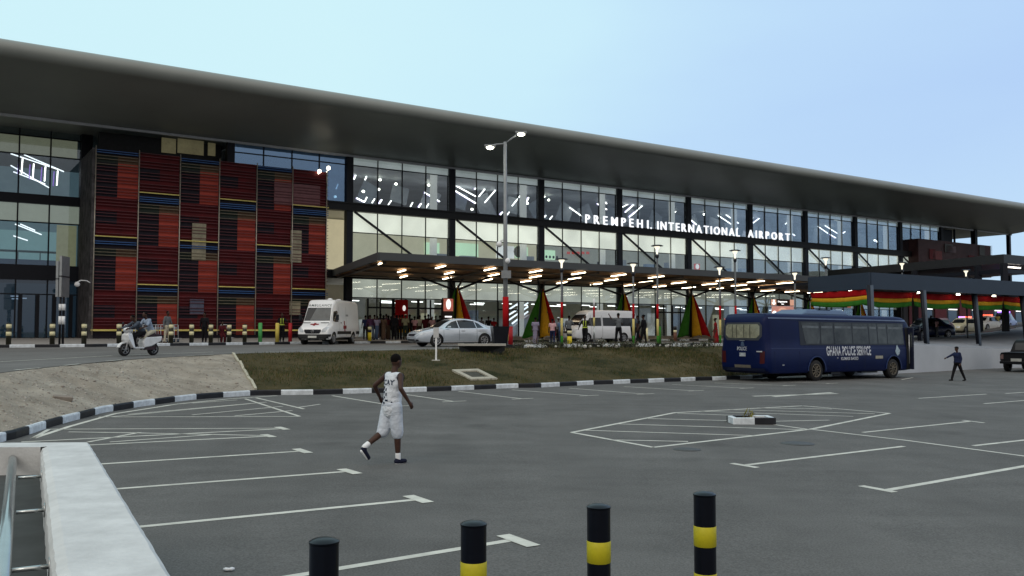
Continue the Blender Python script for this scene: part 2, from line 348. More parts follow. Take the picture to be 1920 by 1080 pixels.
def paveP(u, v):
    a = polyline_at(FK, u); s, t = st(a.x, a.y); b = FW(s, 9, 0) if s < -0.0 else FW(s, -.05, 0); p = Vector((a.x, a.y, 0)).lerp(b, v)
    d = Vector((a.x, a.y, 0)) + (b - Vector((a.x, a.y, 0))).normalized() * .18
    p = d.lerp(b, v); return Vector((p.x, p.y, pavez(p.x, p.y)))
struct(sheet('pavement', paveP, 60, 12, paving))
# white edge dashes of the upper road
ed = MB()
def rline(a, b, w=.1):
    d = (b - a).normalized(); s = Vector((-d.y, d.x, 0)) * w / 2
    ed.add([Vector((p.x, p.y, roadz(p.x, p.y) + .006)) for p in (a + s, a - s, b - s, b + s)], [(0, 1, 2, 3)])
for x0, y0, x1, y1 in ((27, 694, 75, 690), (120, 685.5, 150, 682.5), (197, 677.5, 227, 675), (350, 667.5, 400, 665), (437, 663, 462, 662), (498, 660.5, 536, 659.5), (570, 659, 612, 658), (645, 657, 690, 656.5), (700, 656, 755, 655), (0, 678.5, 210, 667), (230, 666.5, 400, 660)):
    rline(RD(x0, y0), RD(x1, y1), .12)
struct(ed.build('road_edge_marking', linew, fix=False))
# banks between the lot kerb and the road
def fbm(x, y, s=1): return mnoise.fractal(Vector((x * s, y * s, 3.3)), 1, 2, 4)
KL = KP; iL = 14
gk = KP[:15]; ge = EP[:8]
def offk(p, i=0): return p
def bank(k0, e0, amp):
    def f(u, v):
        a = polyline_at(k0, u); b = polyline_at(e0, u); za = lotz(a.x, a.y) + .17
        # start behind the kerb
        dirv = (b - a); dirv.z = 0; a2 = a + dirv.normalized() * .12
        zb = roadz(b.x, b.y) - .01; p = a2.lerp(b, v); s = v ** .85
        p.z = za + (zb - za) * s + amp * fbm(p.x, p.y, .9) * math.sin(math.pi * v) * .5
        return p
    return f
dirt_o = struct(sheet('gravel_slope', bank(gk, ge, .25), 90, 40, dirt))
gb = [KP[14]] + KP[15:] + [L(1470, 706), L(1600, 700)]
gE = EP[7:14]
gbank = bank(gb, gE, .12)
struct(sheet('grass_bank', gbank, 110, 36, grassm))
def bankpt(px, py, fn):      # point on a bank seen at a photo position
    best = None
    r = ray(px, py)
    for i in range(161):
        for j in range(41):
            p = fn(i / 160, j / 40); k = p.y / r[1]; e = (r[0] * k - p.x) ** 2 + (EYE + r[2] * k - p.z) ** 2 * 9
            if best is None or e < best[0]: best = (e, p)
    return best[1]
# stones on the gravel (uncountable)
mb = MB(); random.seed(3); gfn = bank(gk, ge, .25)
for i in range(2600):
    p = gfn(random.random() ** .8, random.random()); r = random.choice((.010, .014, .018, .022, .03)) * random.uniform(.6, 1.3)
    if random.random() < .01: r *= 2.2
    mb.sphere((p.x, p.y, p.z), r, (random.uniform(.8, 1.4), random.uniform(.8, 1.3), .6), random.randrange(2), 6)
stone_l = M('pale_stone', (.36, .34, .31), .9, var=.2); stone_d = M('dark_stone', (.22, .195, .17), .9, var=.2)
o = mb.build('loose_stones', [stone_l, stone_d], fix=False); tag(o, 'small loose stones scattered over the gravel slope', 'stones', kind='stuff')
# concrete chunk lying on the gravel
p = bankpt(118, 748, gfn); mb = MB(); mb.box(-.22, .22, -.08, .08, -.06, .06)
tag(mb.build('concrete_block', stone_d, loc=p + Vector((0, 0, .03)), rot=(.25, .1, .5), bevel=.02), 'broken brown block lying on the gravel slope', 'block')
# grass blades (stuff)
mb = MB(); random.seed(5)
for i in range(38000):
    u, v = random.random(), random.random(); p = gbank(u, v)
    dens = fbm(p.x + 40, p.y, .35)
    if dens < -.12 and random.random() < .75: continue
    h = random.uniform(.03, .11) * (1 + 1.6 * max(0, dens)); a = random.random() * 6.28; w = .012
    dx, dy = math.cos(a) * w, math.sin(a) * w; lx, ly = random.uniform(-.05, .05), random.uniform(-.05, .05)
    mb.add([(p.x - dx, p.y - dy, p.z - .01), (p.x + dx, p.y + dy, p.z - .01), (p.x + lx, p.y + ly, p.z + h)], [(0, 1, 2)], random.randrange(3))
tag(mb.build('grass', [blade_m, M('grass_blade_green', (.028, .05, .012), .8, var=.4, scale=1), M('grass_blade_dry', (.12, .09, .045), .85, var=.3, scale=1)], fix=False), 'short patchy grass growing on the bank above the lot', 'grass', kind='stuff')
# pale edging strip between gravel and grass
mb = MB(); prev = None
for k in range(21):
    v = k / 20; a = gfn(1, v); 
    if prev: mb.bar(prev + Vector((0, 0, .02)), a + Vector((0, 0, .02)), .09, .08)
    prev = a
tag(mb.build('edging_strip', M('pale_edging', (.40, .38, .30), .8, var=.15), fix=False), 'pale concrete edging strip between gravel slope and grass', 'edging')
# kerb on the near side of the upper road at the right, behind the plants
nk = [EP[i] + Vector((.1, .35, 0)) for i in (10, 11, 12, 13)]
kerb('median_kerb', nk, roadz, 1.0, .16, .15, -1)
# drain headwall and framed pit in the grass
dc = bankpt(900, 662, gbank); ux = Vector((.93, .10, 0)).normalized()
hw = thing('drain_headwall', 'concrete slab over a dark drain hollow at the top of the grass bank', 'drain', dc)
a = AT(862, 655, 41.5) - dc; 
slabm = MB(); slabm.prism([(-1.1, 0), (1.15, 0), (1.15, .5), (-1.1, .5)], .34, .44, 'z', 0)
slabm.build('slab', concrete, hw)
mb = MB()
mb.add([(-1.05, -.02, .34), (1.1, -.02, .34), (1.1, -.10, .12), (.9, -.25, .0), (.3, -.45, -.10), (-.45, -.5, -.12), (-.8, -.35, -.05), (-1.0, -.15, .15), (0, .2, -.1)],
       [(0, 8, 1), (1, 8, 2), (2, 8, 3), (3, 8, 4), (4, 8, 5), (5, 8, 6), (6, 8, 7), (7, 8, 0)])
mb.build('hollow', M('hollow_shade', (.006, .007, .008), .8, var=.3), hw)  # near-black colour paints the shade under the slab
c4 = [bankpt(x, y, gbank) + Vector((0, 0, .06)) for x, y in ((850, 694.5), (898, 693), (934, 711), (884, 713))]
ctr = sum(c4, Vector()) / 4
pf = thing('inspection_pit', 'square concrete framed inspection pit set in the grass bank', 'pit', ctr)
mb = MB(); ins = [c.lerp(ctr, .36) for c in c4]
for i in range(4):
    j = (i + 1) % 4; up = Vector((0, 0, 0)); dn = Vector((0, 0, -.22))
    q = [c4[i] - ctr, c4[j] - ctr, ins[j] - ctr, ins[i] - ctr]
    mb.add(q + [v + dn for v in q], [(0, 1, 2, 3), (0, 4, 5, 1), (3, 2, 6, 7)])
mb.build('frame', M('pit_concrete', (.36, .34, .28), .8, var=.15), pf, fix=False)
mb = MB(); mb.add([v - ctr + Vector((0, 0, -.05)) for v in ins], [(0, 1, 2, 3)]); mb.build('cover', M('pit_cover', (.06, .06, .05), .8, var=.3), pf)
# ---- ramp and retaining wall behind the walkway posts at the right
wallm = M('pale_wall', (.40, .43, .47), .7, var=.06, scale=.4)
wb = [L(1560, 706), L(1712, 699), L(1800, 694), L(1860, 691), L(1960, 688), L(2300, 682)]
def wtop(p): return p.z
wt = []
for p, (x, y) in zip(wb, ((1560, 636), (1712, 646), (1800, 650.5), (1860, 653), (1960, 656.5), (2300, 664))):
    r = ray(x, y); k = p.y / r[1]; wt.append(EYE + r[2] * k)
mb = MB(); vs = []
for p, z in zip(wb, wt): vs += [(p.x, p.y, p.z - .3), (p.x, p.y, z), (p.x - .1, p.y + .25, z), (p.x - .1, p.y + .25, p.z - .3)]
fs = [(4 * i + q, 4 * i + q + 1, 4 * i + q + 5, 4 * i + q + 4) for i in range(len(wb) - 1) for q in range(3)]
mb.add(vs, fs + [(3, 2, 1, 0)]); o = mb.build('retaining_wall', wallm)
tag(o, 'smooth pale grey retaining wall behind the walkway posts', 'wall')
rt = [AT(1560, 634, 70), AT(1712, 634, 72), AT(1800, 628, 76), AT(1860, 622, 79), AT(1930, 611, 83), AT(2300, 590, 100)]
rampm = M('ramp_concrete', (.24, .265, .30), .8, var=.08, scale=.3)
def rampf(u, v):
    a = polyline_at([Vector((p.x - .1, p.y + .25, z - .002)) for p, z in zip(wb, wt)], u); b = polyline_at(rt, u)
    p = a.lerp(b, v); return p
struct(sheet('ramp', rampf, 30, 8, rampm))
def rtop(u, v): 
    p = polyline_at(rt, u); q = p + Vector((-.3, 18 * v, 0)); return q
struct(sheet('ramp_road', rtop, 30, 4, asphalt2))
# ================================================================ terminal building (facade frame: s along, t inward, z up)
B = thing('terminal_building', 'long glass airport terminal with sweeping grey overhanging roof behind the road', 'terminal building', FO, FA)
# roof: continuous curved profile swept along the facade
nose = [(-8.0 + .5 * math.cos(a), 17.55 + .5 * math.sin(a)) for a in [R(-95 - i * 12) for i in range(0, 16)]]
prof = [(0, 15.75), (-1.2, 15.86), (-2.6, 16.03), (-4, 16.24), (-5.4, 16.48), (-6.8, 16.78), (-7.5, 16.96)] + nose + [(-6.5, 18.27), (-3, 18.75), (0, 19.1), (12, 20.1), (24, 20.0), (36, 18.6), (36, 17.8), (24, 15.9), (12, 15.8)]
mb = MB(); ss = [-60 + 8 * i for i in range(20)] + [98.65]; n = len(prof)
vs = []; 
for s in ss:
    for t, z in prof: vs.append((s, t, z))
fs = [(k * n + i, k * n + (i + 1) % n, (k + 1) * n + (i + 1) % n, (k + 1) * n + i) for k in range(len(ss) - 1) for i in range(n)]
mb.add(vs, fs, 0, True); mb.add(vs[:n], [tuple(range(n))]); mb.add(vs[-n:], [tuple(range(n))[::-1]])
ro = mb.build('roof', roofm, B)
mb = MB(); mb.box(-60, 98.65, -.12, .1, 15.58, 15.745); mb.build('roof_trim', trimm, B)
# structural pillars
for i in range(-1, 10):
    s = 9 * i; mb = MB(); w = .26
    mb.box(s - w, s + w, -.25, .25, (1.8 if i >= 0 else 1.8), 15.55); mb.build('pillar', darksteel, B)
# floor beams
for s0, s1, z0, z1, t in ((-1.9, 76.5, 11.42, 12.02, -.35), (-1.9, 81, 6.3, 6.88, -.2)):
    mb = MB(); mb.box(s0, s1, t, .3, z0, z1); mb.box(s0, s1, t - .08, t - .002, z1 - .08, z1 + .04); mb.build('floor_beam', M('beam', (.007, .008, .010), .55, var=.15, spec=.25), B)
# diagonal braces
for i in range(0, 9):
    mb = MB(); mb.bar((9 * i + .4, -.16, 11.4), (9 * i + 7.6, -.16, 6.9), .12, .16); mb.build('brace', darksteel, B)
def window(s0, s1, z0, z1, n, glass, t=0., rails=(), wd=.07, parent=B, name='window'):
    mb = MB(); mb.box(s0, s1, t, t + .02, z0, z1); g = mb.build(name, glass, parent)
    f = MB()
    for k in range(1, n): s = s0 + (s1 - s0) * k / n; f.box(s - wd / 2, s + wd / 2, t - .07, t - .002, z0, z1)
    for z in rails: 
        for k in range(n):
            a = s0 + (s1 - s0) * k / n + (wd / 2 + .001 if k else 0); b = s0 + (s1 - s0) * (k + 1) / n - (wd / 2 + .001 if k < n - 1 else 0)
            f.box(a, b, t - .06, t - .004, z - .035, z + .035)
    if f.v: f.build('window_frame', mullion, g)
    return g
rnd = random.Random(11)
def panel(name, s0, s1, z0, z1, t, mat, parent=B):
    mb = MB(); mb.box(s0, s1, t, t + .05, z0, z1); return mb.build(name, mat, parent)
for i in range(-1, 9):
    s0, s1 = 9 * i + .28, 9 * i + 8.72
    # top row: spandrel strip and clear glass
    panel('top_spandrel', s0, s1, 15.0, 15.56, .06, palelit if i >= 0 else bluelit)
    window(s0, s1, 12.04, 15.56, 4, glass_up if i >= 0 else glassmat('mirror_glass', (.25, .35, .45), .35, gc=(.35, .55, .85)), rails=(14.97,))
    # middle storey
    if i >= 0:
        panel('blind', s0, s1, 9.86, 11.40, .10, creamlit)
        window(s0, s1, 6.9, 11.40, 4, glass_up, rails=(9.83,))
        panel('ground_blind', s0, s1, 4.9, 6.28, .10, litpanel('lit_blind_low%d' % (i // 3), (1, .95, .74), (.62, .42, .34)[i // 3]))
        window(s0, s1, 1.86, 6.28, 4, glass_up, rails=(4.86,))
# interior of the terminal
mb = MB(); mb.box(-9, 81, .35, 27, 15.3, 15.4); mb.build('upper_ceiling', M('hall_ceiling', (.60, .64, .68), .5, var=.25, scale=.25), B)
mb = MB(); mb.box(-9, 81, .35, 27, 11.5, 11.9); mb.build('upper_floor', M('floor_tiles', (.5, .5, .48), .4, var=.1), B)
mb = MB(); mb.box(-9, 81, .35, 14, 6.35, 6.85); mb.build('middle_floor', M('floor_tiles', (.5, .5, .48)), B)
mb = MB(); mb.box(-60, 81, .35, 30, 1.5, 1.84); mb.build('ground_floor', M('floor_tiles', (.5, .5, .48)), B)
mb = MB(); mb.box(-9, 81, 27, 27.3, 1.8, 15.35); mb.box(-9.3, -9.02, 6, 27.3, 1.8, 15.3); mb.box(81, 81.3, .3, 27.3, 1.8, 15.3); mb.box(-9, 81, 9.0, 9.25, 1.85, 6.3, 1); mb.build('inner_wall', [M('inner_blue', (.34, .42, .50), .7, var=.2, scale=.2), M('inner_warm', (.50, .47, .38), .7, var=.15, scale=.3)], B)
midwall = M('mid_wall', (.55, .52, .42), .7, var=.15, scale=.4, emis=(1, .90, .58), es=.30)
mb = MB(); mb.box(-9, 22, 5.0, 5.2, 6.86, 11.4); mb.box(22.01, 81, 5.0, 5.2, 6.86, 11.4, 1); mb.build('gallery_wall', [midwall, M('mid_wall_dim', (.40, .41, .38), .7, var=.35, scale=.25, emis=(.95, .95, .8), es=.12)], B)  # both wall stretches glow in place of room light, the second weaker
# white inner columns behind the glass at the right end of each bay
for i in range(0, 9):
    mb = MB(); mb.cyl((9 * i + 8.0, 1.2, 12.0), (9 * i + 8.0, 1.2, 15.3), .3, n=16); mb.cyl((9 * i + 8.0, 1.2, 6.86), (9 * i + 8.0, 1.2, 11.4), .3, n=16); mb.cyl((9 * i + 8.0, 1.6, 1.85), (9 * i + 8.0, 1.6, 6.3), .3, n=16)
    mb.build('inner_column', M('inner_white', (.62, .62, .58), .6, var=.05, emis=(1, .96, .85), es=.34), B)  # columns given a glow of their own to look lit
# led lines on the upper ceiling: slanted strips and chevrons
def strip(a, b, z=15.2, w=.10, mat=led, parent=B, name='strip_light'):
    mb = MB(); mb.bar((a[0], a[1], z), (b[0], b[1], z), w, .06); return mb.build(name, mat, parent)
LT_ = 5.6
def P5(px, py, t=4.9):
    r = ray(px, py); k = (t + FO.dot(FI)) / (r[0] * FI.x + r[1] * FI.y); p = Vector((r[0] * k, r[1] * k, EYE + r[2] * k)); s = (p - FO).dot(FD); return s, p.z
segs = []
for ox, oy, ls in ((480, 200, ((775, 455, 735, 545), (858, 462, 817, 550), (940, 470, 920, 505), (755, 685, 815, 715), (815, 713, 832, 678), (890, 690, 870, 722), (945, 697, 925, 727), (1015, 705, 992, 735), (1175, 718, 1158, 750), (1240, 727, 1220, 755), (1295, 728, 1275, 760), (1348, 733, 1328, 763), (1265, 643, 1378, 712), (615, 580, 600, 618),
        (1485, 585, 1650, 674), (1485, 625, 1650, 725), (1527, 538, 1588, 576), (1592, 576, 1618, 548), (1690, 560, 1640, 620), (1760, 565, 1670, 675), (1840, 575, 1715, 720), (1850, 790, 1832, 810), (1900, 790, 1880, 815))),
        (960, 200, ((115, 600, 0, 745), (125, 680, 105, 730), (258, 612, 220, 655), (318, 618, 293, 655), (255, 815, 235, 840), (303, 820, 283, 845), (430, 755, 522, 820), (640, 728, 712, 772), (680, 708, 712, 728), (848, 682, 806, 712), (958, 697, 850, 792), (900, 715, 820, 758), (1023, 703, 930, 785), (925, 790, 880, 828), (806, 785, 818, 795), (1230, 785, 1213, 800), (1338, 845, 1385, 885), (1545, 815, 1695, 915), (1595, 803, 1640, 835), (1655, 842, 1700, 875), (1680, 778, 1700, 795), (1850, 800, 1785, 850), (1900, 805, 1785, 890))),
        (1440, 300, ((200, 432, 160, 462), (145, 468, 130, 482), (165, 540, 203, 567), (375, 498, 450, 550), (428, 492, 528, 555), (465, 558, 510, 585), (520, 475, 540, 490), (580, 478, 553, 497), (580, 538, 555, 555), (672, 480, 655, 492), (712, 488, 655, 522), (805, 600, 830, 627)))):
    for a_, b_, c_, d_ in ls: segs.append((ox + a_ / 4, oy + b_ / 4, ox + c_ / 4, oy + d_ / 4))
for x0, y0, x1, y1 in segs:
    (s0, z0), (s1, z1) = P5(x0, y0, LT_), P5(x1, y1, LT_); mb = MB(); mb.bar((s0, LT_, z0), (s1, LT_, z1), .07, .085); mb.build('strip_light', led, B)
purp = MB()
for x0, y0, x1, y1 in segs[::3]:
    (s0, z0), (s1, z1) = P5(x0 - 1.6, y0, LT_ + .1), P5(x1 - 1.6, y1, LT_ + .1); purp.bar((s0, LT_ + .1, z0), (s1, LT_ + .1, z1), .05, .12)
pu = purp.build('purple_strip', purple, B); pu['kind'] = 'stuff'
for ox, oy, ls in ((480, 200, ((930, 548), (1050, 580), (920, 620), (805, 635), (1295, 588), (1076, 508), (595, 675), (1620, 770), (1910, 598))), (960, 200, ((240, 675), (275, 700), (115, 725), (415, 632), (1440, 808), (0, 600))), (1440, 300, ((20, 425), (285, 463), (495, 475), (740, 503), (800, 603)))):
    for a_, b_ in ls:
        s, z = P5(ox + a_ / 4, oy + b_ / 4, LT_ - .4); mb = MB(); mb.sphere((s, LT_ - .4, z), .13, (1, .8, .8)); mb.build('spot_lamp', spot, B)
for x, y in ((790, 322), (890, 334), (1116, 359), (1420, 395), (1568, 412), (1630, 419)):     # wide glow ellipses just under the soffit, modelled as glowing bodies
    s, z = P5(x, y, .7); mb = MB(); mb.sphere((s, .7, z), .42, (1, .5, .22)); mb.build('soffit_glow', emit('ceil_glow', (1, .95, .78), 2.4), B)
for x, y, t_ in ((616, 315, -1.25), (599, 321, -1.25)):
    s, z = P5(x, y, t_); mb = MB(); mb.sphere((s, t_, z), .14); mb.bar((s, t_, z), (s, -.9, z - .25), .05, .05); mb.build('floodlight', spot, B)
# slanted coffers of the hall ceiling, seen between the lights; faint glow added to brighten them
for i in range(0, 9):
    o = 9 * i; mb = MB()
    for k in range(3): mb.box(o + .5 + 3 * k, o + 2.1 + 3 * k, 6.2, 6.3, 12.4 + .5 * ((k + i) % 3), 14.9, k % 2, Matrix.Translation((o + 1.3 + 3 * k, 6.2, 13.6)) @ Matrix.Rotation(R((-28, 24, 12)[(k + i) % 3]), 4, 'Y') @ Matrix.Translation((-o - 1.3 - 3 * k, -6.2, -13.6)))
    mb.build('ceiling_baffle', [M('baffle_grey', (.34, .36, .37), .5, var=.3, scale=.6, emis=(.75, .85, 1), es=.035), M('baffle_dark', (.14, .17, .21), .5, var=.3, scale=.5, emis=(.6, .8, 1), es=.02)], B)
# middle storey rooms: strips, posters, screens, shop fronts
for i in range(0, 9):
    o = 9 * i
    for k in range(2): strip((o + 2 + 4 * k, 1.5), (o + 3.6 + 4 * k, 3.2), z=11.2)
def poster(s0, s1, z0, z1, mat, t=4.9, name='poster'):
    mb = MB(); mb.box(s0, s1, t, t + .06, z0, z1); return mb.build(name, mat, B)
gpost = litpanel('green_poster', (.62, 1, .62), .75, .5, .85); wpost = litpanel('white_poster', (1, .98, .95), .75, .8, .7)
for x0, x1, y0, y1, m_ in ((797, 824, 455, 476, gpost), (849, 897, 456, 479, gpost), (931, 964, 461, 483, wpost), (966, 990, 463, 483, gpost), (1016, 1041, 469, 486, gpost), (1160, 1167, 488, 496, wpost)):
    s0, z0 = P5(x0, (y0 + y1) / 2 + (y1 - y0) / 2); s1, _ = P5(x1, y1); _, z1 = P5((x0 + x1) / 2, y0)
    po = poster(s0, s1, z0, z1, m_)
    if x0 == 1016:
        for k in range(4):
            mb = MB(); mb.sphere((s0 + .5 + k * .42, 4.86, z0 + .25), .13, (1, .2, 1.1)); mb.build('poster_figure', darksteel, po)
    if x0 == 966:
        mb = MB(); mb.sphere((s0 + .35, 4.86, z0 + .55), .55, (1, .12, 1)); mb.build('poster_figure', M('poster_brown', (.18, .16, .10), .8), po)
blockmats = [M('shop_grey', (.25, .27, .30), .6, var=.2, emis=(.6, .75, 1), es=.06), M('shop_red', (.5, .05, .05), .6, emis=(1, .15, .1), es=.35), M('shop_blue', (.15, .2, .3), .6, emis=(.5, .7, 1), es=.10), M('shop_dark', (.06, .06, .06), .6)]
for i in range(0, 9):
    o = 9 * i
    for k in range(4):
        s = o + .6 + 2.05 * k + rnd.uniform(0, .5); w = rnd.uniform(.7, 1.5); z0 = 6.9; h = rnd.uniform(1.0, 2.5)
        if i == 0 or (i in (1, 2) and k > 1): continue
        mb = MB(); mb.box(s, s + w, 3.6, 4.1, z0, z0 + h); mb.box(s + .1, s + w - .1, 3.55, 3.598, z0 + h * .45, z0 + h * .62, 1)
        mb.build('kiosk', [blockmats[rnd.choice((0, 0, 2, 3))], blockmats[rnd.choice((1, 2, 0))]], B)
for k in range(5):
    s, z = P5(1063 + k * 9, 474, 4.5); mb = MB(); mb.box(s, s + .35, 4.45, 4.5, z - .12, z + .12); mb.build('red_sign', blockmats[1], B)
s, z = P5(1306, 500, 3.4); mb = MB(); mb.box(s - .4, s + .4, 3.3, 3.38, z - .3, z + .3, 0); mb.sphere((s, 3.28, z), .28, (1, .15, 1), 1); mb.build('red_sign', [blockmats[1], wpost], B)
# ground floor interior: strips, counters, escalator, doors
for i in range(0, 9):
    o = 9 * i
    for k in range(3): strip((o + 1.2 + 2.9 * k, 3.0), (o + 2.4 + 2.9 * k, 3.4), z=4.75, w=.14)
    for k in range(2): strip((o + 1.8 + 4 * k, 6.5), (o + 3.4 + 4 * k, 6.9), z=4.75, w=.14)
    for k in range(3):
        s = o + rnd.uniform(.5, 8); w = rnd.uniform(.5, 1.6); mb = MB(); mb.box(s, s + w, 6.5, 7.2, 1.85, 1.85 + rnd.uniform(1.0, 2.4))
        mb.build('counter', [litpanel('lit_counter', (1, .98, .92), .35, .8, .3), blockmats[0], midwall][rnd.randrange(3)], B)
mb = MB(); mb.box(-9, 81, .4, 9, 6.29, 6.33); mb.build('ground_ceiling', M('hall_ceiling', (.34, .37, .40)), B)
for k, (x0, y0, x1, y1) in enumerate(((950, 583, 975, 567), (945, 596, 990, 568), (950, 603, 990, 575), (960, 607, 990, 584))):
    s0, z0 = P5(x0, y0, 2.2 + .5 * (k % 2)); s1, z1 = P5(x1, y1, 2.2 + .5 * (k % 2)); mb = MB(); mb.bar((s0, 2.2 + .5 * (k % 2), z0), (s1, 2.2 + .5 * (k % 2), z1), .08, .12); mb.build('escalator_light', emit('esc_light', (.95, .98, 1), 1.6), B)
s0, z0 = P5(935, 632, 2.5); s1, z1 = P5(990, 590, 2.5); mb = MB(); mb.prism([(s0, z0), (s1, z1), (s1, z1 - .9), (s0 + 1.2, z0 - .1)], 2.3, 3.2, 'y'); mb.build('escalator', M('esc', (.35, .36, .36), .3, metal=.5, emis=(.8, .85, 1), es=.08), B)
for s in (1.6, 3.8, 6.0, 13.5, 31.5, 33.7):       # glazed door leaves
    mb = MB(); z1 = 4.8
    for a in (s, s + 1.05, s + 2.1): mb.box(a - .06, a + .06, -.14, -.072, 1.86, z1)
    mb.box(s + .061, s + 1.04, -.13, -.08, 4.05, 4.18); mb.box(s + 1.111, s + 2.039, -.13, -.08, 4.05, 4.18); mb.build('door_frame', mullion, B)
# red banner inside the doors with pale emblem shape
s, z = P5(757, 580, -.3); mb = MB(); mb.box(s - .75, s + .35, -.34, -.30, 3.3, 4.75, 0); mb.box(s - .45, s + .6, -.36, -.342, 2.2, 3.3, 1); mb.sphere((s, -.37, 4.1), .14, (1, .2, 1.6), 2); mb.build('door_banner', [redcloth, goldcloth, wpost], B)
# ---------------- recessed left wing
T = 4.0; ws = [-37.0 + 1.85 * i for i in range(9)] 
lw = dict(wd=.09)
s_l, s_r = -40, -18.0
def wing(z0, z1, glass, rails=()):
    mb = MB(); mb.box(s_l, s_r, T, T + .02, z0, z1); g = mb.build('window', glass, B); f = MB()
    for k in range(12):
        s = -19.83 - 1.86 * k; f.box(s - .045, s + .045, T - .08, T - .002, z0, z1)
    for z in rails: f.box(s_l, s_r, T - .06, T + .0 - .003, z - .04, z + .04)
    f.build('window_frame', mullion, g); return g
wing(11.42, 15.8, glass_up, (15.3, 14.05)); wing(6.7, 10.8, glass_up, (9.55,)); wing(1.86, 5.7, glass_dk, (4.75,))
for z0, z1 in ((10.8, 11.42), (5.7, 6.7)):
    mb = MB(); mb.box(s_l, s_r + .4, T - .15, T + .6, z0, z1); mb.build('floor_beam', darksteel, B)
mb = MB(); mb.box(-18.0, -17.3, T - .3, T + .5, 1.8, 15.8); mb.build('pillar', darksteel, B)
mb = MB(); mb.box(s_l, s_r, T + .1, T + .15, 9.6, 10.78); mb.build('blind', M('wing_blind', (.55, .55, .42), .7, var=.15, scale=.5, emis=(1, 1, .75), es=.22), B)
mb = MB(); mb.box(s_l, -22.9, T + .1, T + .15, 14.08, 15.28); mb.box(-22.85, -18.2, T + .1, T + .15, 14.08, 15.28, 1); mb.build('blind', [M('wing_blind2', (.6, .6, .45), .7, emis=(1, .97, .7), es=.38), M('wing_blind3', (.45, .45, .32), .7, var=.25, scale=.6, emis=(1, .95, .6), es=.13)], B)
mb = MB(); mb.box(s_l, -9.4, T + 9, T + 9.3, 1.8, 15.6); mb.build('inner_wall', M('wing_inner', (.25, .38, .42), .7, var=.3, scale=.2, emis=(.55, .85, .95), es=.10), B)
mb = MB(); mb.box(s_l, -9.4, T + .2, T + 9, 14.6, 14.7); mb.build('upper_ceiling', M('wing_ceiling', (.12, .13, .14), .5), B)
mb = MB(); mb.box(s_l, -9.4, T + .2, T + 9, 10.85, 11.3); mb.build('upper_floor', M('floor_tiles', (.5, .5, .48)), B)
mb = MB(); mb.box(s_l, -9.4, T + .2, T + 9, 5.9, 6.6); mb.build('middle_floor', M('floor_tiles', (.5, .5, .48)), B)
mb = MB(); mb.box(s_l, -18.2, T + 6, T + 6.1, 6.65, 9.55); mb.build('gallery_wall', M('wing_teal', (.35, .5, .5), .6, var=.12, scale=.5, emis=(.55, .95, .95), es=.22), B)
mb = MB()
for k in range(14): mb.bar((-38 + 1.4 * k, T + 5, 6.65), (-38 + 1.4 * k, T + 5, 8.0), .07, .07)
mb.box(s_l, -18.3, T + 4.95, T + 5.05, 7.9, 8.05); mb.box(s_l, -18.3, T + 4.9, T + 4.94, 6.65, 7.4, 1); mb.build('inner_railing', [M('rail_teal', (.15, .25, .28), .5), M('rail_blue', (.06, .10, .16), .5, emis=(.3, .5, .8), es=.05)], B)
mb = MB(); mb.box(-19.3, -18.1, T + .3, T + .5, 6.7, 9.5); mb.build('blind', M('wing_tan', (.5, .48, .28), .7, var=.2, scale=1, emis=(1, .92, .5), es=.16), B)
for k, (x, y) in enumerate(((39, 310), (60, 320), (82, 325), (105, 333))):      # curved purple edged strips
    s, z = P5(x, y, T + 3); 
    strip((s, T + 3), (s + .15, T + 3), z=z, w=.1) if 0 else None
    mb = MB(); mb.bar((s + .1, T + 3, z + .5), (s + .06, T + 3, z - .55), .07, .08, 0); mb.bar((s - .12, T + 3.05, z + .42), (s - .16, T + 3.05, z - .6), .20, .05, 1); mb.build('chevron_lamp', [led, purple], B)
for x0, y0, x1, y1 in ((20, 288, 110, 318), (45, 290, 120, 322), (20, 310, 92, 352), (25, 322, 85, 345), (28, 420, 78, 440), (38, 420, 66, 432), (25, 442, 52, 451)):
    s0, z0 = P5(x0, y0, T + 3.2); s1, z1 = P5(x1, y1, T + 3.2); mb = MB(); mb.bar((s0, T + 3.2, z0), (s1, T + 3.2, z1), .05, .07); mb.build('strip_light', emit('soft_led', (1, 1, .98), 1.8), B)
# door leaves in the left wing
mb = MB()
for s in (-21.4, -20.4, -19.4, -18.4): mb.box(s - .12, s + .12, T - .16, T - .09, 1.86, 4.7)
mb.box(-21.5, -18.3, T - .15, T - .095, 4.2, 4.32) if 0 else None
mb.build('door_frame', mullion, B)
for x, y in ((20, 555), (22, 560), (36, 559)):
    s, z = P5(x, y, T + 2); mb = MB(); mb.box(s, s + .45, T + 2, T + 2.1, z - .03, z + .03); mb.build('strip_light', emit('soft_led', (1, 1, .98), 1.8), B)
# dark block and lit blinds between the screen and the roof
mb = MB(); mb.box(-17.3, -9.3, 1.2, 1.6, 1.8, 15.55); mb.build('recess_wall', M('recess', (.012, .013, .015), .6, var=.3), B)
def PL(x0, x1, y0, y1, t):
    s0, _ = P5(x0, (y0 + y1) / 2, t); s1, _ = P5(x1, (y0 + y1) / 2, t); _, z1 = P5((x0 + x1) / 2, y0, t); _, z0 = P5((x0 + x1) / 2, y1, t); return s0, s1, z0, z1
for x0, x1, y0, y1 in ((303, 330, 259, 287), (333, 382, 262, 289), (390, 404, 268, 292)):
    s0, s1, z0, z1 = PL(x0, x1, y0, y1, 1.1); mb = MB(); mb.box(s0, s1, 1.1, 1.15, z0, z1); mb.build('blind', M('top_blind', (.3, .27, .15), .7, var=.4, scale=1.2, emis=(1, .9, .5), es=.05), B)
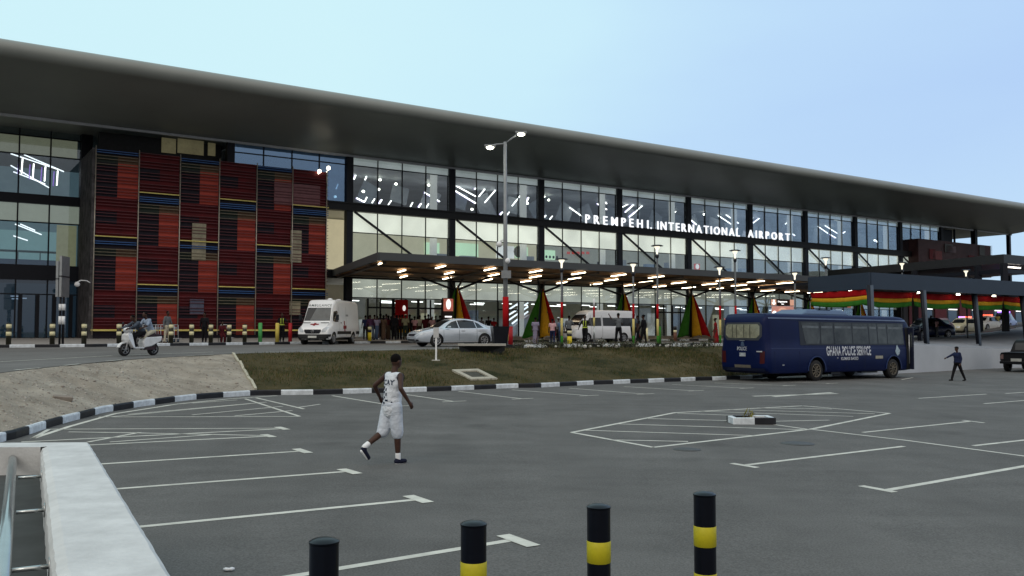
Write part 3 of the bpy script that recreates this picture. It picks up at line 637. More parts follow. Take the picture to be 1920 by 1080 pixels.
# dark stone return beside the screen and camera
mb = MB(); mb.box(-18.0, -17.75, -1.1, T - .35, 1.7, 14.0); mb.build('stone_return', M('stone_return', (.055, .05, .055), .8, var=.5, scale=1.6, bump=.8, bscale=5, col2=(.12, .115, .12)), B)
# ================================================================ louvred red screens
slat_red = M('slat_red', (.13, .035, .045), .5, var=.2)
slat_pal = M('slat_pale', (.20, .17, .12), .5, var=.2); slat_blue = M('slat_blue', (.03, .10, .28), .45, var=.15); slat_yel = M('slat_yellow', (.65, .55, .16), .5, var=.1)
pan_dark = M('panel_dark_red', (.085, .002, .005), .7, var=.25, scale=1); pan_black = M('panel_black', (.009, .006, .014), .7, var=.3); pan_red = M('panel_red', (.40, .055, .036), .7, var=.06); pan_gr = M('panel_dark_green', (.010, .020, .014), .6, var=.2)
def lscreen(s0, pw, npan, z0, z1, t0, parent):
    """coloured back panels in half-panel fields, thin slats in front; odd panels are shifted by half a repeat"""
    mats = [slat_red, slat_pal, slat_blue, slat_yel, pan_dark, pan_black, pan_red, pan_gr, pan_brown]
    per = 6.03
    for p in range(npan):
        a, b = s0 + pw * p, s0 + pw * (p + 1); mid = a + pw * .52; yz = 2.33 + (0 if p % 2 == 0 else per / 2)
        rows = []
        k = -1
        while yz + per * k < z1:
            Y = yz + per * k            # yellow rail height; fields go down from it
            rows += [(Y - .25, Y + .04, 5, 5), (Y - .75, Y - .25, 5, 5), (Y - 1.25, Y - .75, 7, 8), (Y - 3.45, Y - 1.25, 5, 6), (Y - 4.4, Y - 3.45, 4, 4), (Y - 5.2, Y - 4.4, 5, 4), (Y - per + .04, Y - 5.2, 4, 4)]; k += 1
        Y = yz + per * k; rows += [(Y - .25, Y + .04, 5, 5), (Y - .75, Y - .25, 5, 5), (Y - 1.25, Y - .75, 7, 8), (Y - 3.45, Y - 1.25, 5, 6), (Y - 4.4, Y - 3.45, 4, 4), (Y - 5.2, Y - 4.4, 5, 4), (Y - per + .04, Y - 5.2, 4, 4)]
        g = MB()
        for lo, hi, l, r in rows:
            lo, hi = max(lo, z0), min(hi, z1)
            if hi - lo < .01: continue
            g.add([(a, t0 + .16, lo), (mid, t0 + .16, lo), (mid, t0 + .16, hi), (a, t0 + .16, hi)], [(0, 1, 2, 3)], l)
            g.add([(mid, t0 + .16, lo), (b, t0 + .16, lo), (b, t0 + .16, hi), (mid, t0 + .16, hi)], [(0, 1, 2, 3)], r)
        bk = g.build('screen_panel', mats, parent, fix=False)
        g = MB(); z = z0 + .12; e = .20 if p == npan - 1 else 0; k = 0
        while z < z1:
            ph = (yz - z) % per      # distance below the yellow rail
            if ph > .22 and ph < per - .12:
                if ph < .75: g.box(a + .03, b - .03 + e, t0 - .05, t0 + .08, z - .025, z + .025, 2); z += .14; continue
                g.box(a + .03, b - .03 + e, t0 - .03, t0 + .08, z - .014, z + .014, 1 if ph < 1.4 else 0)
            k += 1; z += (.20, .20, .34)[k % 3]
        Y = yz
        while Y < z1:
            if Y > z0: g.box(a + .03, b - .03 + e, t0 - .09, t0 + .06, Y - .03, Y + .03, 3)
            Y += per
        g.build('slats', mats, bk)
    for p in range(npan + 1):
        g = MB(); a = s0 + pw * p; g.cyl((a, t0 - .10, z0), (a, t0 - .10, z1 + .12), .035, n=8); g.build('screen_pole', M('screen_pole', (.42, .38, .32), .4, metal=.4, var=.2), parent)
pan_brown = M('panel_brown', (.10, .055, .03), .6, var=.15)
lscreen(-17.83, 2.59, 6, 2.05, 14.0, -1.2, B)
mb = MB(); mb.box(-17.75, -2.2, -1.0, -.93, 1.86, 14.0); mb.build('screen_backing', pan_black, B)
mb = MB(); mb.box(-17.9, -2.25, -1.32, -1.26, 2.32, 2.42); mb.build('screen_rail', slat_yel, B)
# openings seen through the screen
for x0, x1, y0, y1, m_ in ((360, 386, 419, 488, M('screen_window', (.20, .18, .13), .6, var=.35, scale=2, emis=(1, .9, .6), es=.03)), (545, 565, 432, 492, MATS['screen_window']), (543, 563, 565, 590, MATS['screen_window']), (356, 382, 561, 590, M('screen_window_blue', (.08, .09, .14), .6)), (514, 600, 345, 385, M('screen_window_dull', (.17, .07, .08), .6))):
    s0, s1, z0, z1 = PL(x0, x1, y0, y1, -1.12); mb = MB(); mb.box(s0, s1, -1.15, -1.06, z0, z1); mb.build('screen_opening', m_, B)
# second louvred volume at the far right end
mats = [slat_red, slat_pal, slat_blue, slat_yel]
dr = M('far_screen', (.06, .025, .025), .6, var=.45, scale=.5); 
mb = MB(); mb.box(73.9, 90.8, -1.2, 5, 9.4, 13.6); fs_ = mb.build('far_screen_box', dr, B)
mb = MB()
for k in range(28): mb.box(73.85, 91.0, -1.3, -1.21, 9.5 + .15 * k, 9.54 + .15 * k)
mb.build('slats', M('far_slat', (.09, .04, .04), .5, var=.4, scale=.6), fs_)
for k in range(8):
    a = 74.3 + rnd.uniform(0, 14); z = rnd.choice((9.9, 11.2, 12.2)); mb = MB(); mb.box(a, a + rnd.uniform(1, 2.4), -1.36, -1.31, z, z + rnd.uniform(.8, 1.3)); mb.build('far_panel', rnd.choice([pan_dark, M('far_red', (.12, .02, .018), .6), M('far_grey', (.05, .05, .045), .6), MATS['far_slat']]), fs_)
mb = MB(); mb.box(81.3, 91, 6, 14, 1.5, 9); mb.build('end_wall', M('end_wall', (.02, .015, .018), .7), B)
mb = MB(); mb.box(80.6, 85.5, 1, 8, 13.4, 15.6); mb.build('end_block', darksteel, B)
for s, t, w in ((89, 0, .3), (97.9, 0, .22), (86, 1, .1)):
    mb = MB(); mb.box(s - w, s + w, t - w, t + w, 1.0, 15.7); mb.build('pillar', darksteel, B)
for i in range(2):     # ground floor lit band seen under the walkway
    pass
# security camera on the stone corner
c = FW(-18.3, -1.3, 5.35); cm = thing('security_camera', 'white dome security camera on a bracket at the stone corner of the red screen', 'camera', c, FA)
mb = MB(); mb.sphere((-.45, -.1, -.12), .17, (1, 1, 1)); mb.build('dome', white, cm)
mb = MB(); mb.tube([(.3, 0, 0), (.1, -.05, .12), (-.25, -.1, .14), (-.45, -.1, .0)], .035); mb.build('bracket', white, cm)
# ================================================================ lettering on the beam
SG = thing('terminal_sign', 'row of white letters spelling the airport name along the dark beam', 'sign', FW(22.7, -.42, 12.04), FA)
signm = emit('letter_white', (.92, .95, 1), 1.1)
sx = 22.7
for word, a, b in (('PREMPEH', 22.7, 29.6), ('I.', 30.2, 30.75), ('INTERNATIONAL', 31.5, 43.0), ('AIRPORT', 44.3, 50.9)):
    n = len(word); cw = []
    ms = []
    for ch in word:
        me = textmesh(ch, 1.14, .12, align='LEFT', fat=.008); xs = [v.co.x for v in me.vertices]; ms.append((me, min(xs), max(xs)))
    tot = sum(c - b_ for _, b_, c in ms); gap = (b - a - tot) / max(1, n - 1)
    sc_ = 1.0
    if gap < .08: sc_ = (b - a - .08 * (n - 1)) / tot; gap = .08
    x = a - 22.7
    for me, lo, hi in ms:
        me.transform(Matrix.Translation((x, 0, 0)) @ frame4((0, 0, 0), (1, 0, 0), (0, 0, 1)) @ Matrix.Diagonal((sc_, 1, 1, 1)) @ Matrix.Translation((-lo, 0, 0)))
        me.materials.clear(); me.materials.append(signm)
        link(bpy.data.objects.new('letter', me), SG); x += (hi - lo) * sc_ + gap
# ================================================================ entrance canopy
CN = thing('entrance_canopy', 'flat dark entrance canopy with rows of warm strip lights along the terminal front', 'canopy', FW(-1.3, 0, 1.85), FA)
def cz(z): return z - 1.85
def cs(s): return s + 1.3
poly = [(cs(-1.32), -.3), (cs(-4.79), -15.5), (cs(62), -15.5), (cs(62), -.3)]
mb = MB(); mb.prism(poly, cz(6.72), cz(6.86), 'z'); mb.build('canopy_roof', canopym, CN)
mb = MB()
for a, b in (((cs(-1.32), -.3), (cs(-4.79), -15.5)), ((cs(-4.79), -15.5), (cs(62), -15.5))):
    mb.bar((*a, cz(6.66)), (*b, cz(6.66)), .16, .46)
mb.build('fascia', M('fascia', (.055, .060, .064), .5, var=.06, scale=.5), CN)
mb = MB(); poly2 = [(cs(-1.2), -.4), (cs(-4.6), -15.3), (cs(62), -15.3), (cs(62), -.4)]; mb.prism(poly2, cz(6.40), cz(6.46), 'z'); mb.build('canopy_ceiling', ceilbrown, CN)
mb = MB()
for k in range(9):
    s = -1.0 + 8.1 * k; mb.bar((cs(s), -.5, cz(6.33)), (cs(s - 3.3), -15.2, cz(6.33)), .22, .14)
for t in (-3.0, -8.0, -12.8): mb.bar((cs(-1.5 + t * .22), t, cz(6.32)), (cs(60), t, cz(6.32)), .16, .10)
mb.build('ceiling_beam', M('ceil_beam', (.05, .035, .025), .5), CN)
for row, (t, s0, cnt) in enumerate(((-14.6, -.2, 14), (-9.9, -.5, 15), (-4.7, 2.3, 15))):
    for k in range(cnt):
        s = s0 + 3.62 * k
        if row == 0 and k == 6: continue
        if row == 2 and k in (4,): pass
        mb = MB(); dx = .27 * 1.1
        mb.bar((cs(s + dx), t + 1.1, cz(6.27)), (cs(s - dx), t - 1.1, cz(6.27)), .11, .05); mb.build('strip_light', warmled, CN)
mb = MB(); mb.bar((cs(-4.0), -13.9, cz(6.3)), (cs(-4.4), -15, cz(6.3)), .2, .06); mb.build('strip_light', warmled, CN)
# canopy columns (tree of four struts) and the coloured cloth wrapped round each
cols = [5.95, 13.74, 22.2, 30.2, 38.3, 46.6, 54.8]
for s in cols:
    mb = MB(); mb.cyl((cs(s), -6, cz(1.75)), (cs(s), -6, cz(5.4)), .16, .14, 12)
    for dx, dy in ((-1.8, -2), (1.8, -2), (-1.8, 2), (1.8, 2)): mb.cyl((cs(s), -6, cz(5.3)), (cs(s + dx), -6 + dy, cz(6.3)), .09, .07, 8)
    mb.build('column', darksteel, CN)
cl_w = [(-1.0, 1.15), (-1.55, 1.1), (-1.3, 1.1), (-1.5, 1.45), (-1.2, 1.0), (-1.1, 1.0), (-1.2, 1.1)]
desc = ['behind the silver sedan roof', 'beside the black planter and tall lamp', 'behind the rear of the white minibus', 'standing free to the right of the minibus', 'just left of the police bus rear window top', 'partly hidden above the bus roof', 'seen behind the walkway above the bus front']
for s, (l, r), dsc in zip(cols, cl_w, desc):
    T_ = thing('draped_cloth', 'tricolour cloth draped from a canopy column, ' + dsc, 'cloth drape', FW(s, -6, 1.72), FA, 'coloured cloth drapes round the canopy columns')
    for nm, x0, x1, c, dy in (('green_cloth', l, l * .35, greencloth, -.1), ('gold_cloth', l * .35 + .02, .34, goldcloth, -.35), ('red_cloth', .36, r, redcloth, -.15)):
        mb = MB(); N = 8; H_ = 12; vs = []
        for j in range(H_ + 1):
            v = j / H_; z = .12 + (3.95 - .12) * v; wd = (1 - v) ** .92
            for i in range(N + 1):
                u = i / N; x = (x0 + (x1 - x0) * u) * wd * 1.38; y = (dy - .25 * math.sin(math.pi * u)) * wd * 1.8 - .17 + .05 * math.sin(u * 17 + j * .2) * wd
                vs.append((x + (-.1 if x0 < 0 and x1 < 0 else .05 if x0 > .3 else 0) * v, y, z + .10 * (1 - v) * math.sin(u * 5 + x0)))
        mb.add(vs, [(j * (N + 1) + i, j * (N + 1) + i + 1, (j + 1) * (N + 1) + i + 1, (j + 1) * (N + 1) + i) for j in range(H_) for i in range(N)], 0, True)
        o = mb.build(nm, c, T_); sf = o.modifiers.new('s', 'SOLIDIFY'); sf.thickness = .02
        if nm == 'gold_cloth':
            for z in (2.05, 1.05):
                m_ = MB(); m_.cyl((.08 * (1 - z / 4), -.75 * (1 - z / 4) - .32, z), (.08, -.75 * (1 - z / 4) - .36, z), .07, n=5); m_.build('black_star', blackp, o)
# hanging gate signs under the canopy at the right
signdark = M('sign_dark', (.03, .015, .012), .4, var=.1); orange = litpanel('sign_orange', (1, .25, .10), .4, 1, .8); redlit = litpanel('sign_red', (.8, .035, .015), .38, 1, .7); wl = emit('sign_text', (1, 1, 1), 1.2)
def hsign(x0, x1, y0, y1, D, l1, l2, lab, lower=False):
    p = AT((x0 + x1) / 2, y1, D); w = (x1 - x0) * D / FPX; h = (y1 - y0) * D / FPX; g = thing('hanging_sign', lab, 'sign', p, R(20))
    mb = MB(); mb.box(-w / 2, w / 2, -.05, .05, 0, h); mb.build('board', signdark, g)
    mb = MB(); mb.box(-w / 2, -w / 2 + h * .9, -.075, -.052, .03, h - .03); mb.box(w / 2 - h * .7, w / 2, -.075, -.052, .03, h - .03); mb.build('side_panel', orange, g)
    mb = MB(); a = -w / 2 + h * .45; mb.box(a - .06, a + .06, -.1, -.08, h * .35, h * .9); mb.prism([(a - .2, h * .45), (a + .2, h * .45), (a, h * .12)], -.1, -.08, 'y'); mb.build('arrow', wl, g)
    text('lettering', l1, h * .36, wl, g, frame4((0, -.06, h * .52), (1, 0, 0), (0, 0, 1)), .02); text('lettering', l2, h * .24, wl, g, frame4((0, -.06, h * .2), (1, 0, 0), (0, 0, 1)), .02)
    mb = MB(); mb.cyl((-w * .4, 0, h), (-w * .4, 0, h + .9), .02, n=6); mb.cyl((w * .4, 0, h), (w * .4, 0, h + .9), .02, n=6); mb.build('hanger', steel, g)
    if lower:
        mb = MB(); mb.box(-w * .45, w * .5, -.04, .04, -.62, -.03, 0); mb.sphere((0, -.06, -.35), .35, (1.1, .12, .55), 1); mb.sphere((-w * .45 + .2, -.06, -.62), .22, (1, .2, 1), 2); mb.build('banner', [redlit, orange, wl], g)
hsign(1441, 1492, 561, 573.5, 68, 'Departures', 'Gate', 'dark departures sign with down arrow above a red banner, over the bus roof', True)
hsign(1543, 1600, 565, 577, 68, 'Nante Yie', 'Safe Journey', 'dark hanging sign with red side panels between bus roof and bunting')
hsign(1640, 1684, 565, 577, 68, 'Nante Yie', 'Gate', 'narrow dark hanging sign right of the corner walkway post')
# tall standing red display by the crowd
p = RD(834, 640); dsp = thing('display_totem', 'orange and black totem with white figure by the doors left of the nearest cloth drape', 'display', FW(4.9, -6.6, 1.7), FA)
mb = MB(); mb.box(-.42, .42, -.1, .1, 0, 2.0, 0); mb.box(-.40, .40, -.13, -.102, 2.05, 2.95, 1); mb.box(-.42, .42, -.1, .1, 2.004, 3.0, 0); mb.build('board', [signdark, redlit], dsp)
mb = MB(); mb.sphere((0, -.14, 2.55), .25, (.8, .15, 1.5)); mb.box(-.28, .28, -.13, -.105, 1.35, 1.45); mb.box(-.28, .28, -.13, -.105, 1.1, 1.2); mb.box(-.28, .28, -.13, -.105, 1.6, 1.7); mb.build('figure', wl, dsp)
# ================================================================ covered walkway (grey L-shaped canopy on leaning posts)
post1 = L(1743, 694); cn = Vector((21.6, 53.07, 0)); skew = Vector((-.365, .93, 0))
WK = thing('covered_walkway', 'grey covered walkway roof on leaning dark posts beside the police bus', 'walkway canopy', (cn.x, cn.y, -.1), FA)
inv = Matrix.Rotation(-FA, 4, 'Z') @ Matrix.Translation((-cn.x, -cn.y, .1))
def wl_(p): return inv @ Vector(p)
c0 = wl_((cn.x, cn.y, 5.35)); e1 = wl_((*(cn + skew * 5.4).xy, 5.35)); e2 = c0 + Vector((34, 0, 0))
fas = M('walk_fascia', (.022, .036, .060), .6, var=.06, scale=.3)
mb = MB(); mb.bar(e1, c0, .15, 1.0); mb.bar(c0 + Vector((.08, 0, 0)), e2, .15, 1.0); mb.build('fascia', fas, WK)
e1x = wl_((*(cn + skew * 11).xy, 5.35))
mb = MB(); mb.prism([(c0.x + .1, c0.y + .1), (e2.x, c0.y + .1), (e2.x, c0.y + 9), (e1x.x + .3, e1x.y)], c0.z + .05, c0.z + .2, 'z'); mb.build('walkway_roof', darksteel, WK)
postm = M('post_paint', (.05, .07, .10), .5, var=.1)
for k, (x0, x1, yb) in enumerate(((1636, 1641, 701), (1735, 1744, 694), (1831, 1842, 690), (1921, 1932, 687.5), (2005, 2018, 685))):
    b = L(x1, yb); s_, t_ = st(b.x, b.y); k0 = st(cn.x, cn.y)
    r = ray(x0, 552); kk = b.y / r[1]; top = Vector((r[0] * kk, b.y + .15, 4.9))
    a = wl_(b); t2 = wl_(top); mb = MB(); mb.cyl(a, a + Vector((0, 0, .06)), .22, n=12); mb.cyl(a, t2, .075, .11, 10)
    g = mb.build('post', postm, WK); mb = MB(); m1 = a.lerp(t2, .32); mb.cyl(m1 + Vector((-.08, .12, 0)), t2 + Vector((-.08, .12, 0)), .10, .12, 8); mb.build('post_sleeve', darksteel, g)
for k in range(7):    # small lamps under the fascia
    p = c0 + Vector((1.2 + 4.6 * k, .35, -.62)) if k else (e1 * .35 + c0 * .65) + Vector((.3, 0, -.58)); mb = MB(); mb.cyl(p, p + Vector((0, 0, .1)), .13, .1, 10); mb.build('down_lamp', spot, WK)
# bunting bands
def band(a, b, z, lab, sag=.05, hh=.88):
    g = thing('bunting', lab, 'bunting', a, math.atan2((b - a).y, (b - a).x), 'striped cloth bands hung under the walkway roof'); ln = (b - a).length; N = 16
    for nm, h0, h1, c in (('red_stripe', .02, .38, redcloth), ('gold_stripe', .38, .60, goldcloth), ('green_stripe', .60, hh, greencloth)):
        mb = MB(); vs = []
        for i in range(N + 1):
            u = i / N; dz = -sag * 4 * u * (1 - u)
            for j in range(4):
                h = h0 + (h1 - h0) * j / 3; vs.append((u * ln, .06 * math.sin(u * 30 + h * 5) + .1 * h, z - h * (1 + .12 * math.sin(u * 3.1)) + dz * (.4 + h)))
        mb.add(vs, [(4 * i + j, 4 * i + j + 1, 4 * i + j + 5, 4 * i + j + 4) for i in range(N) for j in range(3)], 0, True)
        o = mb.build(nm, c, g, fix=False); sf = o.modifiers.new('s', 'SOLIDIFY'); sf.thickness = .015
    mb = MB(); mb.tube([(0, 0, z), (ln, 0, z)], .02, 6); mb.build('cord', darksteel, g)
zc = 4.85
A0 = cn + skew * 5.3; band(A0 + Vector((0, 0, 0)), cn + skew * .3, zc, 'red, gold and green cloth band on the short end of the walkway above the bus')
prev = cn + FI * .9 + FD * .5
for k in range(5):
    nx = prev + FD * 5.7; band(prev, nx - FD * .15, zc - .02, 'red, gold and green cloth band under the walkway edge, ' + ['nearest the corner post', 'second from the corner post', 'third from the corner post', 'fourth from the corner post', 'fifth from the corner post'][k]); prev = nx
# upper bridge roof further back
U0 = AT(1552, 507, 98); za = U0.z; r = ray(1882, 476.5); k = (za - EYE) / r[2]; U1 = Vector((r[0] * k, r[1] * k, za))
UB = thing('bridge_roof', 'flat dark bridge roof reaching from the terminal over the walkway', 'bridge roof', (U1.x, U1.y, 0), 0)
a = U0 - Vector((U1.x, U1.y, 0)); b = Vector((0, 0, za)); e = FD * 16
mb = MB(); z0, z1 = za - .8, za
pts = [a, b, b + e, a + e]
mb.add([(p.x, p.y, z0) for p in pts] + [(p.x, p.y, z1) for p in pts], [(0, 1, 2, 3), (7, 6, 5, 4), (0, 4, 5, 1), (1, 5, 6, 2), (2, 6, 7, 3), (3, 7, 4, 0)])
mb.build('roof_slab', M('bridge_dark', (.022, .024, .028), .5, var=.15), UB)
mb = MB(); mb.bar((a.x, a.y, za - 1.5), (b.x, b.y, za - 1.5), .25, .35); mb.bar((b.x, b.y, za - 1.5), tuple(b + e - Vector((0, 0, 1.5))), .25, .35); mb.build('lower_beam', darksteel, UB)
for u in (.0, .12, .45, .8):
    p = b.lerp(a, u); mb = MB(); mb.box(p.x - .22, p.x + .22, p.y - .22, p.y + .22, .5, za - .8); mb.build('column', darksteel, UB)
for u in (.02,): 
    for q in (.05, .32): p = b + e * q; mb = MB(); mb.bar(p + Vector((0, .5, -1.05)), p + e * .16 + Vector((0, .5, -1.05)), .12, .1); mb.build('strip_light', led, UB)
# long dark wing of the terminal behind the ramp
w0 = AT(1690, 600, 106); SW = thing('service_wing', 'low dark red and grey terminal wing behind the cars on the ramp', 'building', (w0.x, w0.y, .5), FA)
mb = MB(); mb.box(0, 75, 0, 8, 0, 6.6); mb.build('wall', M('wing_wall', (.035, .030, .034), .7, var=.3, scale=.4), SW)
for k in range(13):
    mb = MB(); x = 1.5 + 5.6 * k; mb.box(x, x + 2.6, -.12, -.003, .3, 6.2); mb.build('red_panel', M('wing_red', (.10, .008, .012), .6, var=.25), SW)
    mb = MB(); mb.box(x + 3.1, x + 5.0, -.08, -.003, 2.2, 4.4); w_ = mb.build('window', M('wing_window', (.03, .05, .08), .2, emis=(.4, .6, .9), es=.06), SW)
    mb = MB(); mb.box(x + 3.1, x + 5.0, -.16, -.084, 4.5, 4.62); mb.build('strip_light', emit('soft_led', (1, 1, .98), 1.8), w_)
# ================================================================ lamps
# tall double-headed street lamp
pb = RD(948, 650); p = Vector((pb.x, pb.y, pb.z)); D_ = p.y
LT = thing('street_lamp', 'tall double headed street lamp with lit heads rising in front of the canopy', 'street lamp', p)
topz = AT(947, 266, D_).z - p.z; mb = MB(); mb.cyl((0, 0, 0), (-.03, 0, topz), .13, .085, 14); mb.cyl((0, 0, 0), (0, 0, .12), .2, n=12); mb.build('pole', greypole, LT)
z1 = AT(950, 582, D_).z - p.z; z2 = AT(950, 612, D_).z - p.z; zq = AT(950, 556, D_).z - p.z
mb = MB(); mb.cyl((0, 0, z2), (0, 0, z1 + .7), .155, n=14); mb.build('red_band', redcloth, LT)
mb = MB(); mb.cyl((0, 0, z2 - .75), (0, 0, z2), .155, n=14); mb.build('gold_band', M('pale_gold', (.5, .42, .16), .8, var=.1), LT)
for nm, (hx, hy), (x2, y2) in (('l', (919, 275), (930, 271)), ('r', (977, 250), (967, 254))):
    h = AT(hx, hy, D_) - p; q = AT(x2, y2, D_) - p; mb = MB(); mb.tube([(-.03, 0, topz - .1), tuple(q), tuple(h + Vector((0, 0, .05)))], .045, 8); arm = mb.build('arm', greypole, LT)
    mb = MB(); mb.box(h.x - .3, h.x + .3, h.y - .12, h.y + .12, h.z - .02, h.z + .1); mb.build('lamp_head', greypole, arm, bevel=.03)
    mb = MB(); mb.sphere((h.x, h.y, h.z - .05), .17, (1.15, .9, .6)); mb.build('lamp_glass', emit('street_glow', (1, .97, .75), 14), arm)
cz_ = AT(948, 515, D_).z - p.z; mb = MB(); mb.box(-.22, .28, -.3, -.1, cz_ - .2, cz_ + .2); mb.build('junction_box', greypole, LT)
for (x, y) in ((936, 458), (951, 489)):
    h = AT(x, y, D_) - p; mb = MB(); mb.sphere(tuple(h), .16); mb.tube([tuple(h + Vector((0, 0, .12))), (0, 0, h.z + .3)], .035); mb.build('dome_camera', white, LT)
# slim post-top lamps
def slim(px, py, D, label, band_=True):
    t = AT(px, py, D); s_, t_ = st(t.x, t.y); base = 1.5 if True else 0; p = Vector((t.x, t.y, 1.5)); h = t.z - 1.5
    g = thing('post_lamp', label, 'lamp post', p, 0, 'slim post-top lamps with cone heads')
    mb = MB(); mb.cyl((0, 0, -.3), (0, 0, h - .75), .065, .05, 10); mb.build('post', M('dark_pole', (.10, .11, .12), .5, var=.08), g)
    if band_:
        for nm, a, b, c in (('green_band', .0, .55, greencloth), ('gold_band', .55, 1.5, MATS['pale_gold']), ('red_band', 1.5, 2.35, redcloth)):
            mb = MB(); mb.cyl((0, 0, a), (0, 0, b - .004), .068, n=10); mb.build(nm, c, g)
    mb = MB(); mb.lathe([(.05, h - .75), (.09, h - .7), (.12, h - .55), (.05, h - .52)], (0, 0, 0), 12); mb.build('lamp_socket', blackp, g); mb = MB(); mb.lathe([(0, h + .04), (.24, h + .02), (.36, h - .03), (.34, h - .05), (.2, h - .04)], (0, 0, 0), 16); hd = mb.build('lamp_head', blackp, g)
    mb = MB(); mb.lathe([(.045, h - .50), (.06, h - .25), (.17, h - .09), (.15, h - .06), (.0, h - .06)], (0, 0, 0), 14); mb.build('lamp_glass', emit('slim_glow', (1, .93, .72), 1.1), hd)
slim(1053, 485, 47, 'slim cone-headed lamp left of the minibus, shortest row, nearest the tall street lamp')
slim(1187, 493, 49.8, 'slim cone-headed lamp standing behind the minibus rear'); slim(1349, 500, 53.6, 'slim cone-headed lamp just left of the police bus rear')
slim(1490, 510, 57.7, 'slim cone-headed lamp at the right end of the canopy, over the bus windows', False)
slim(1232, 460, 50, 'taller slim lamp with red, gold and green wrap right of the minibus'); slim(1378, 469, 53.7, 'taller slim lamp rising behind the police bus rear window'); slim(1548, 483, 58.5, 'slim lamp above the middle of the police bus roof', False)
slim(1691, 492, 63.4, 'slim lamp seen over the walkway fascia, left of two', False); slim(1811, 506, 68, 'slim lamp seen over the walkway fascia, right of two', False)
# single white-topped striped rod in front of the van
def rod(px, y0, y1, D, segs, label, name='striped_post', r=.06):
    b = AT(px, y1, D); g = thing(name, label, 'post', b); tot = (y1 - y0) * D / FPX; z = tot
    for f, c, nm in segs: mb = MB(); mb.cyl((0, 0, z - f * tot), (0, 0, z - .003), r, n=10); mb.build(nm, c, g); z -= f * tot
    return g
rod(1114, 560, 642, 55, ((.18, white, 'white_band'), (.25, redcloth, 'red_band'), (.2, MATS['pale_gold'], 'gold_band'), (.37, steel, 'foot')), 'thin rod with white, red and gold bands in front of the white minibus')
rod(1236, 612, 646, 52, ((1, greencloth, 'sleeve'),), 'short green post at the foot of the taller slim lamp', r=.12)
rod(957, 612, 650, 46.5, ((1, M('red_paint', (.35, .01, .015), .5), 'sleeve'),), 'short bright red post right of the black planter', r=.13)
rod(1068, 620, 650, 48, ((.2, creamp, 'cap'), (.15, blackp, 'black_band'), (.65, yellowp, 'sleeve')), 'cream topped yellow bollard in front of the minibus nose', 'yellow_bollard', r=.13)
rod(1212, 615, 640, 60, ((1, creamp, 'sleeve'),), 'pale yellow post behind the woman in black', 'yellow_bollard', r=.12)
rod(1266, 612, 640, 58, ((.25, blackp, 'cap'), (.15, creamp, 'pale_band'), (.6, M('brown_post', (.12, .05, .03), .6), 'sleeve')), 'brown black-topped post between minibus and police bus', 'brown_bollard', r=.11)
rod(848, 610 - 20, 640, 57, ((.3, blackp, 'cap'), (.7, M('oly', (.3, .25, .05), .6), 'sleeve')), 'tall olive post hidden behind the silver sedan', 'olive_post', r=.08) if 0 else None
rod(731, 613, 637, 59, ((.2, creamp, 'cap'), (.2, blackp, 'black_band'), (.6, yellowp, 'sleeve')), 'cream and yellow bollard hidden among the crowd', 'yellow_bollard', r=.12) if 0 else None
rod(693, 613, 639, 57.5, ((.2, creamp, 'cap'), (.2, blackp, 'black_band'), (.6, yellowp, 'sleeve')), 'cream and yellow bollard right behind the ambulance at the crowd\'s left end', 'yellow_bollard', r=.12)
# striped far bollards along the pavement
def kerbpt(px, off=.45):
    best = None
    for i in range(800):
        q = polyline_at(FK, i / 800); X = 960 + q.x / q.y * FPX
        if best is None or abs(X - px) < best[0]: best = (abs(X - px), q, i / 800)
    q = best[1]; d = polyline_at(FK, min(1, best[2] + .01)) - q; nrm = Vector((-d.y, d.x, 0)).normalized(); return q + nrm * off
bl = None; names = ['at the far left edge of the pavement', 'just left of the pair of striped sign poles', 'at the stone corner of the red screen', 'behind the scooter\'s front', 'behind the man in pale trousers', 'right of the man in pale trousers', 'left of the man in black with white bib', 'right of the man in black with white bib', 'left of the green post']
for x, nm in zip((14, 96, 166, 231, 330, 369, 405, 438, 469), names):
    q = kerbpt(x); q.z = pavez(q.x, q.y)
    if bl is None:
        bl = thing('striped_bollard', '', 'bollard', q, 0, 'black and cream bollards along the pavement'); r = .12
        mb = MB(); mb.cyl((0, 0, -.05), (0, 0, 1.02), r, n=14); mb.lathe([(r, 1.02), (r * .8, 1.07), (0, 1.09)], (0, 0, 0), 14); mb.build('post', M('bollard_olive', (.02, .02, .012), .5, var=.3), bl)
        for z in (.44, .82): mb = MB(); mb.cyl((0, 0, z), (0, 0, z + .2), r + .006, n=14); mb.build('cream_band', creamp, bl)
        o = bl
    else: o = copy_tree(bl)
    o.location = q; o['label'] = 'black bollard with two cream bands ' + nm
for x, c, nm, nm2 in ((497, M('green_white', (.06, .30, .08), .6, var=.2), 'green', 'green post with white side on the pavement edge left of the ambulance'), (526, M('gold_post', (.50, .40, .08), .6), 'gold', 'gold post on the pavement edge left of the ambulance'), (549, MATS['red_paint'], 'red', 'red post at the ambulance\'s front corner')):
    q = kerbpt(x, .4); q.z = pavez(q.x, q.y); g = thing('coloured_post', nm2, 'post', q); mb = MB(); mb.cyl((0, 0, -.05), (0, 0, 1.12), .12, n=12); mb.lathe([(.12, 1.12), (.1, 1.16), (0, 1.17)], (0, 0, 0), 12); mb.build('sleeve', c, g)
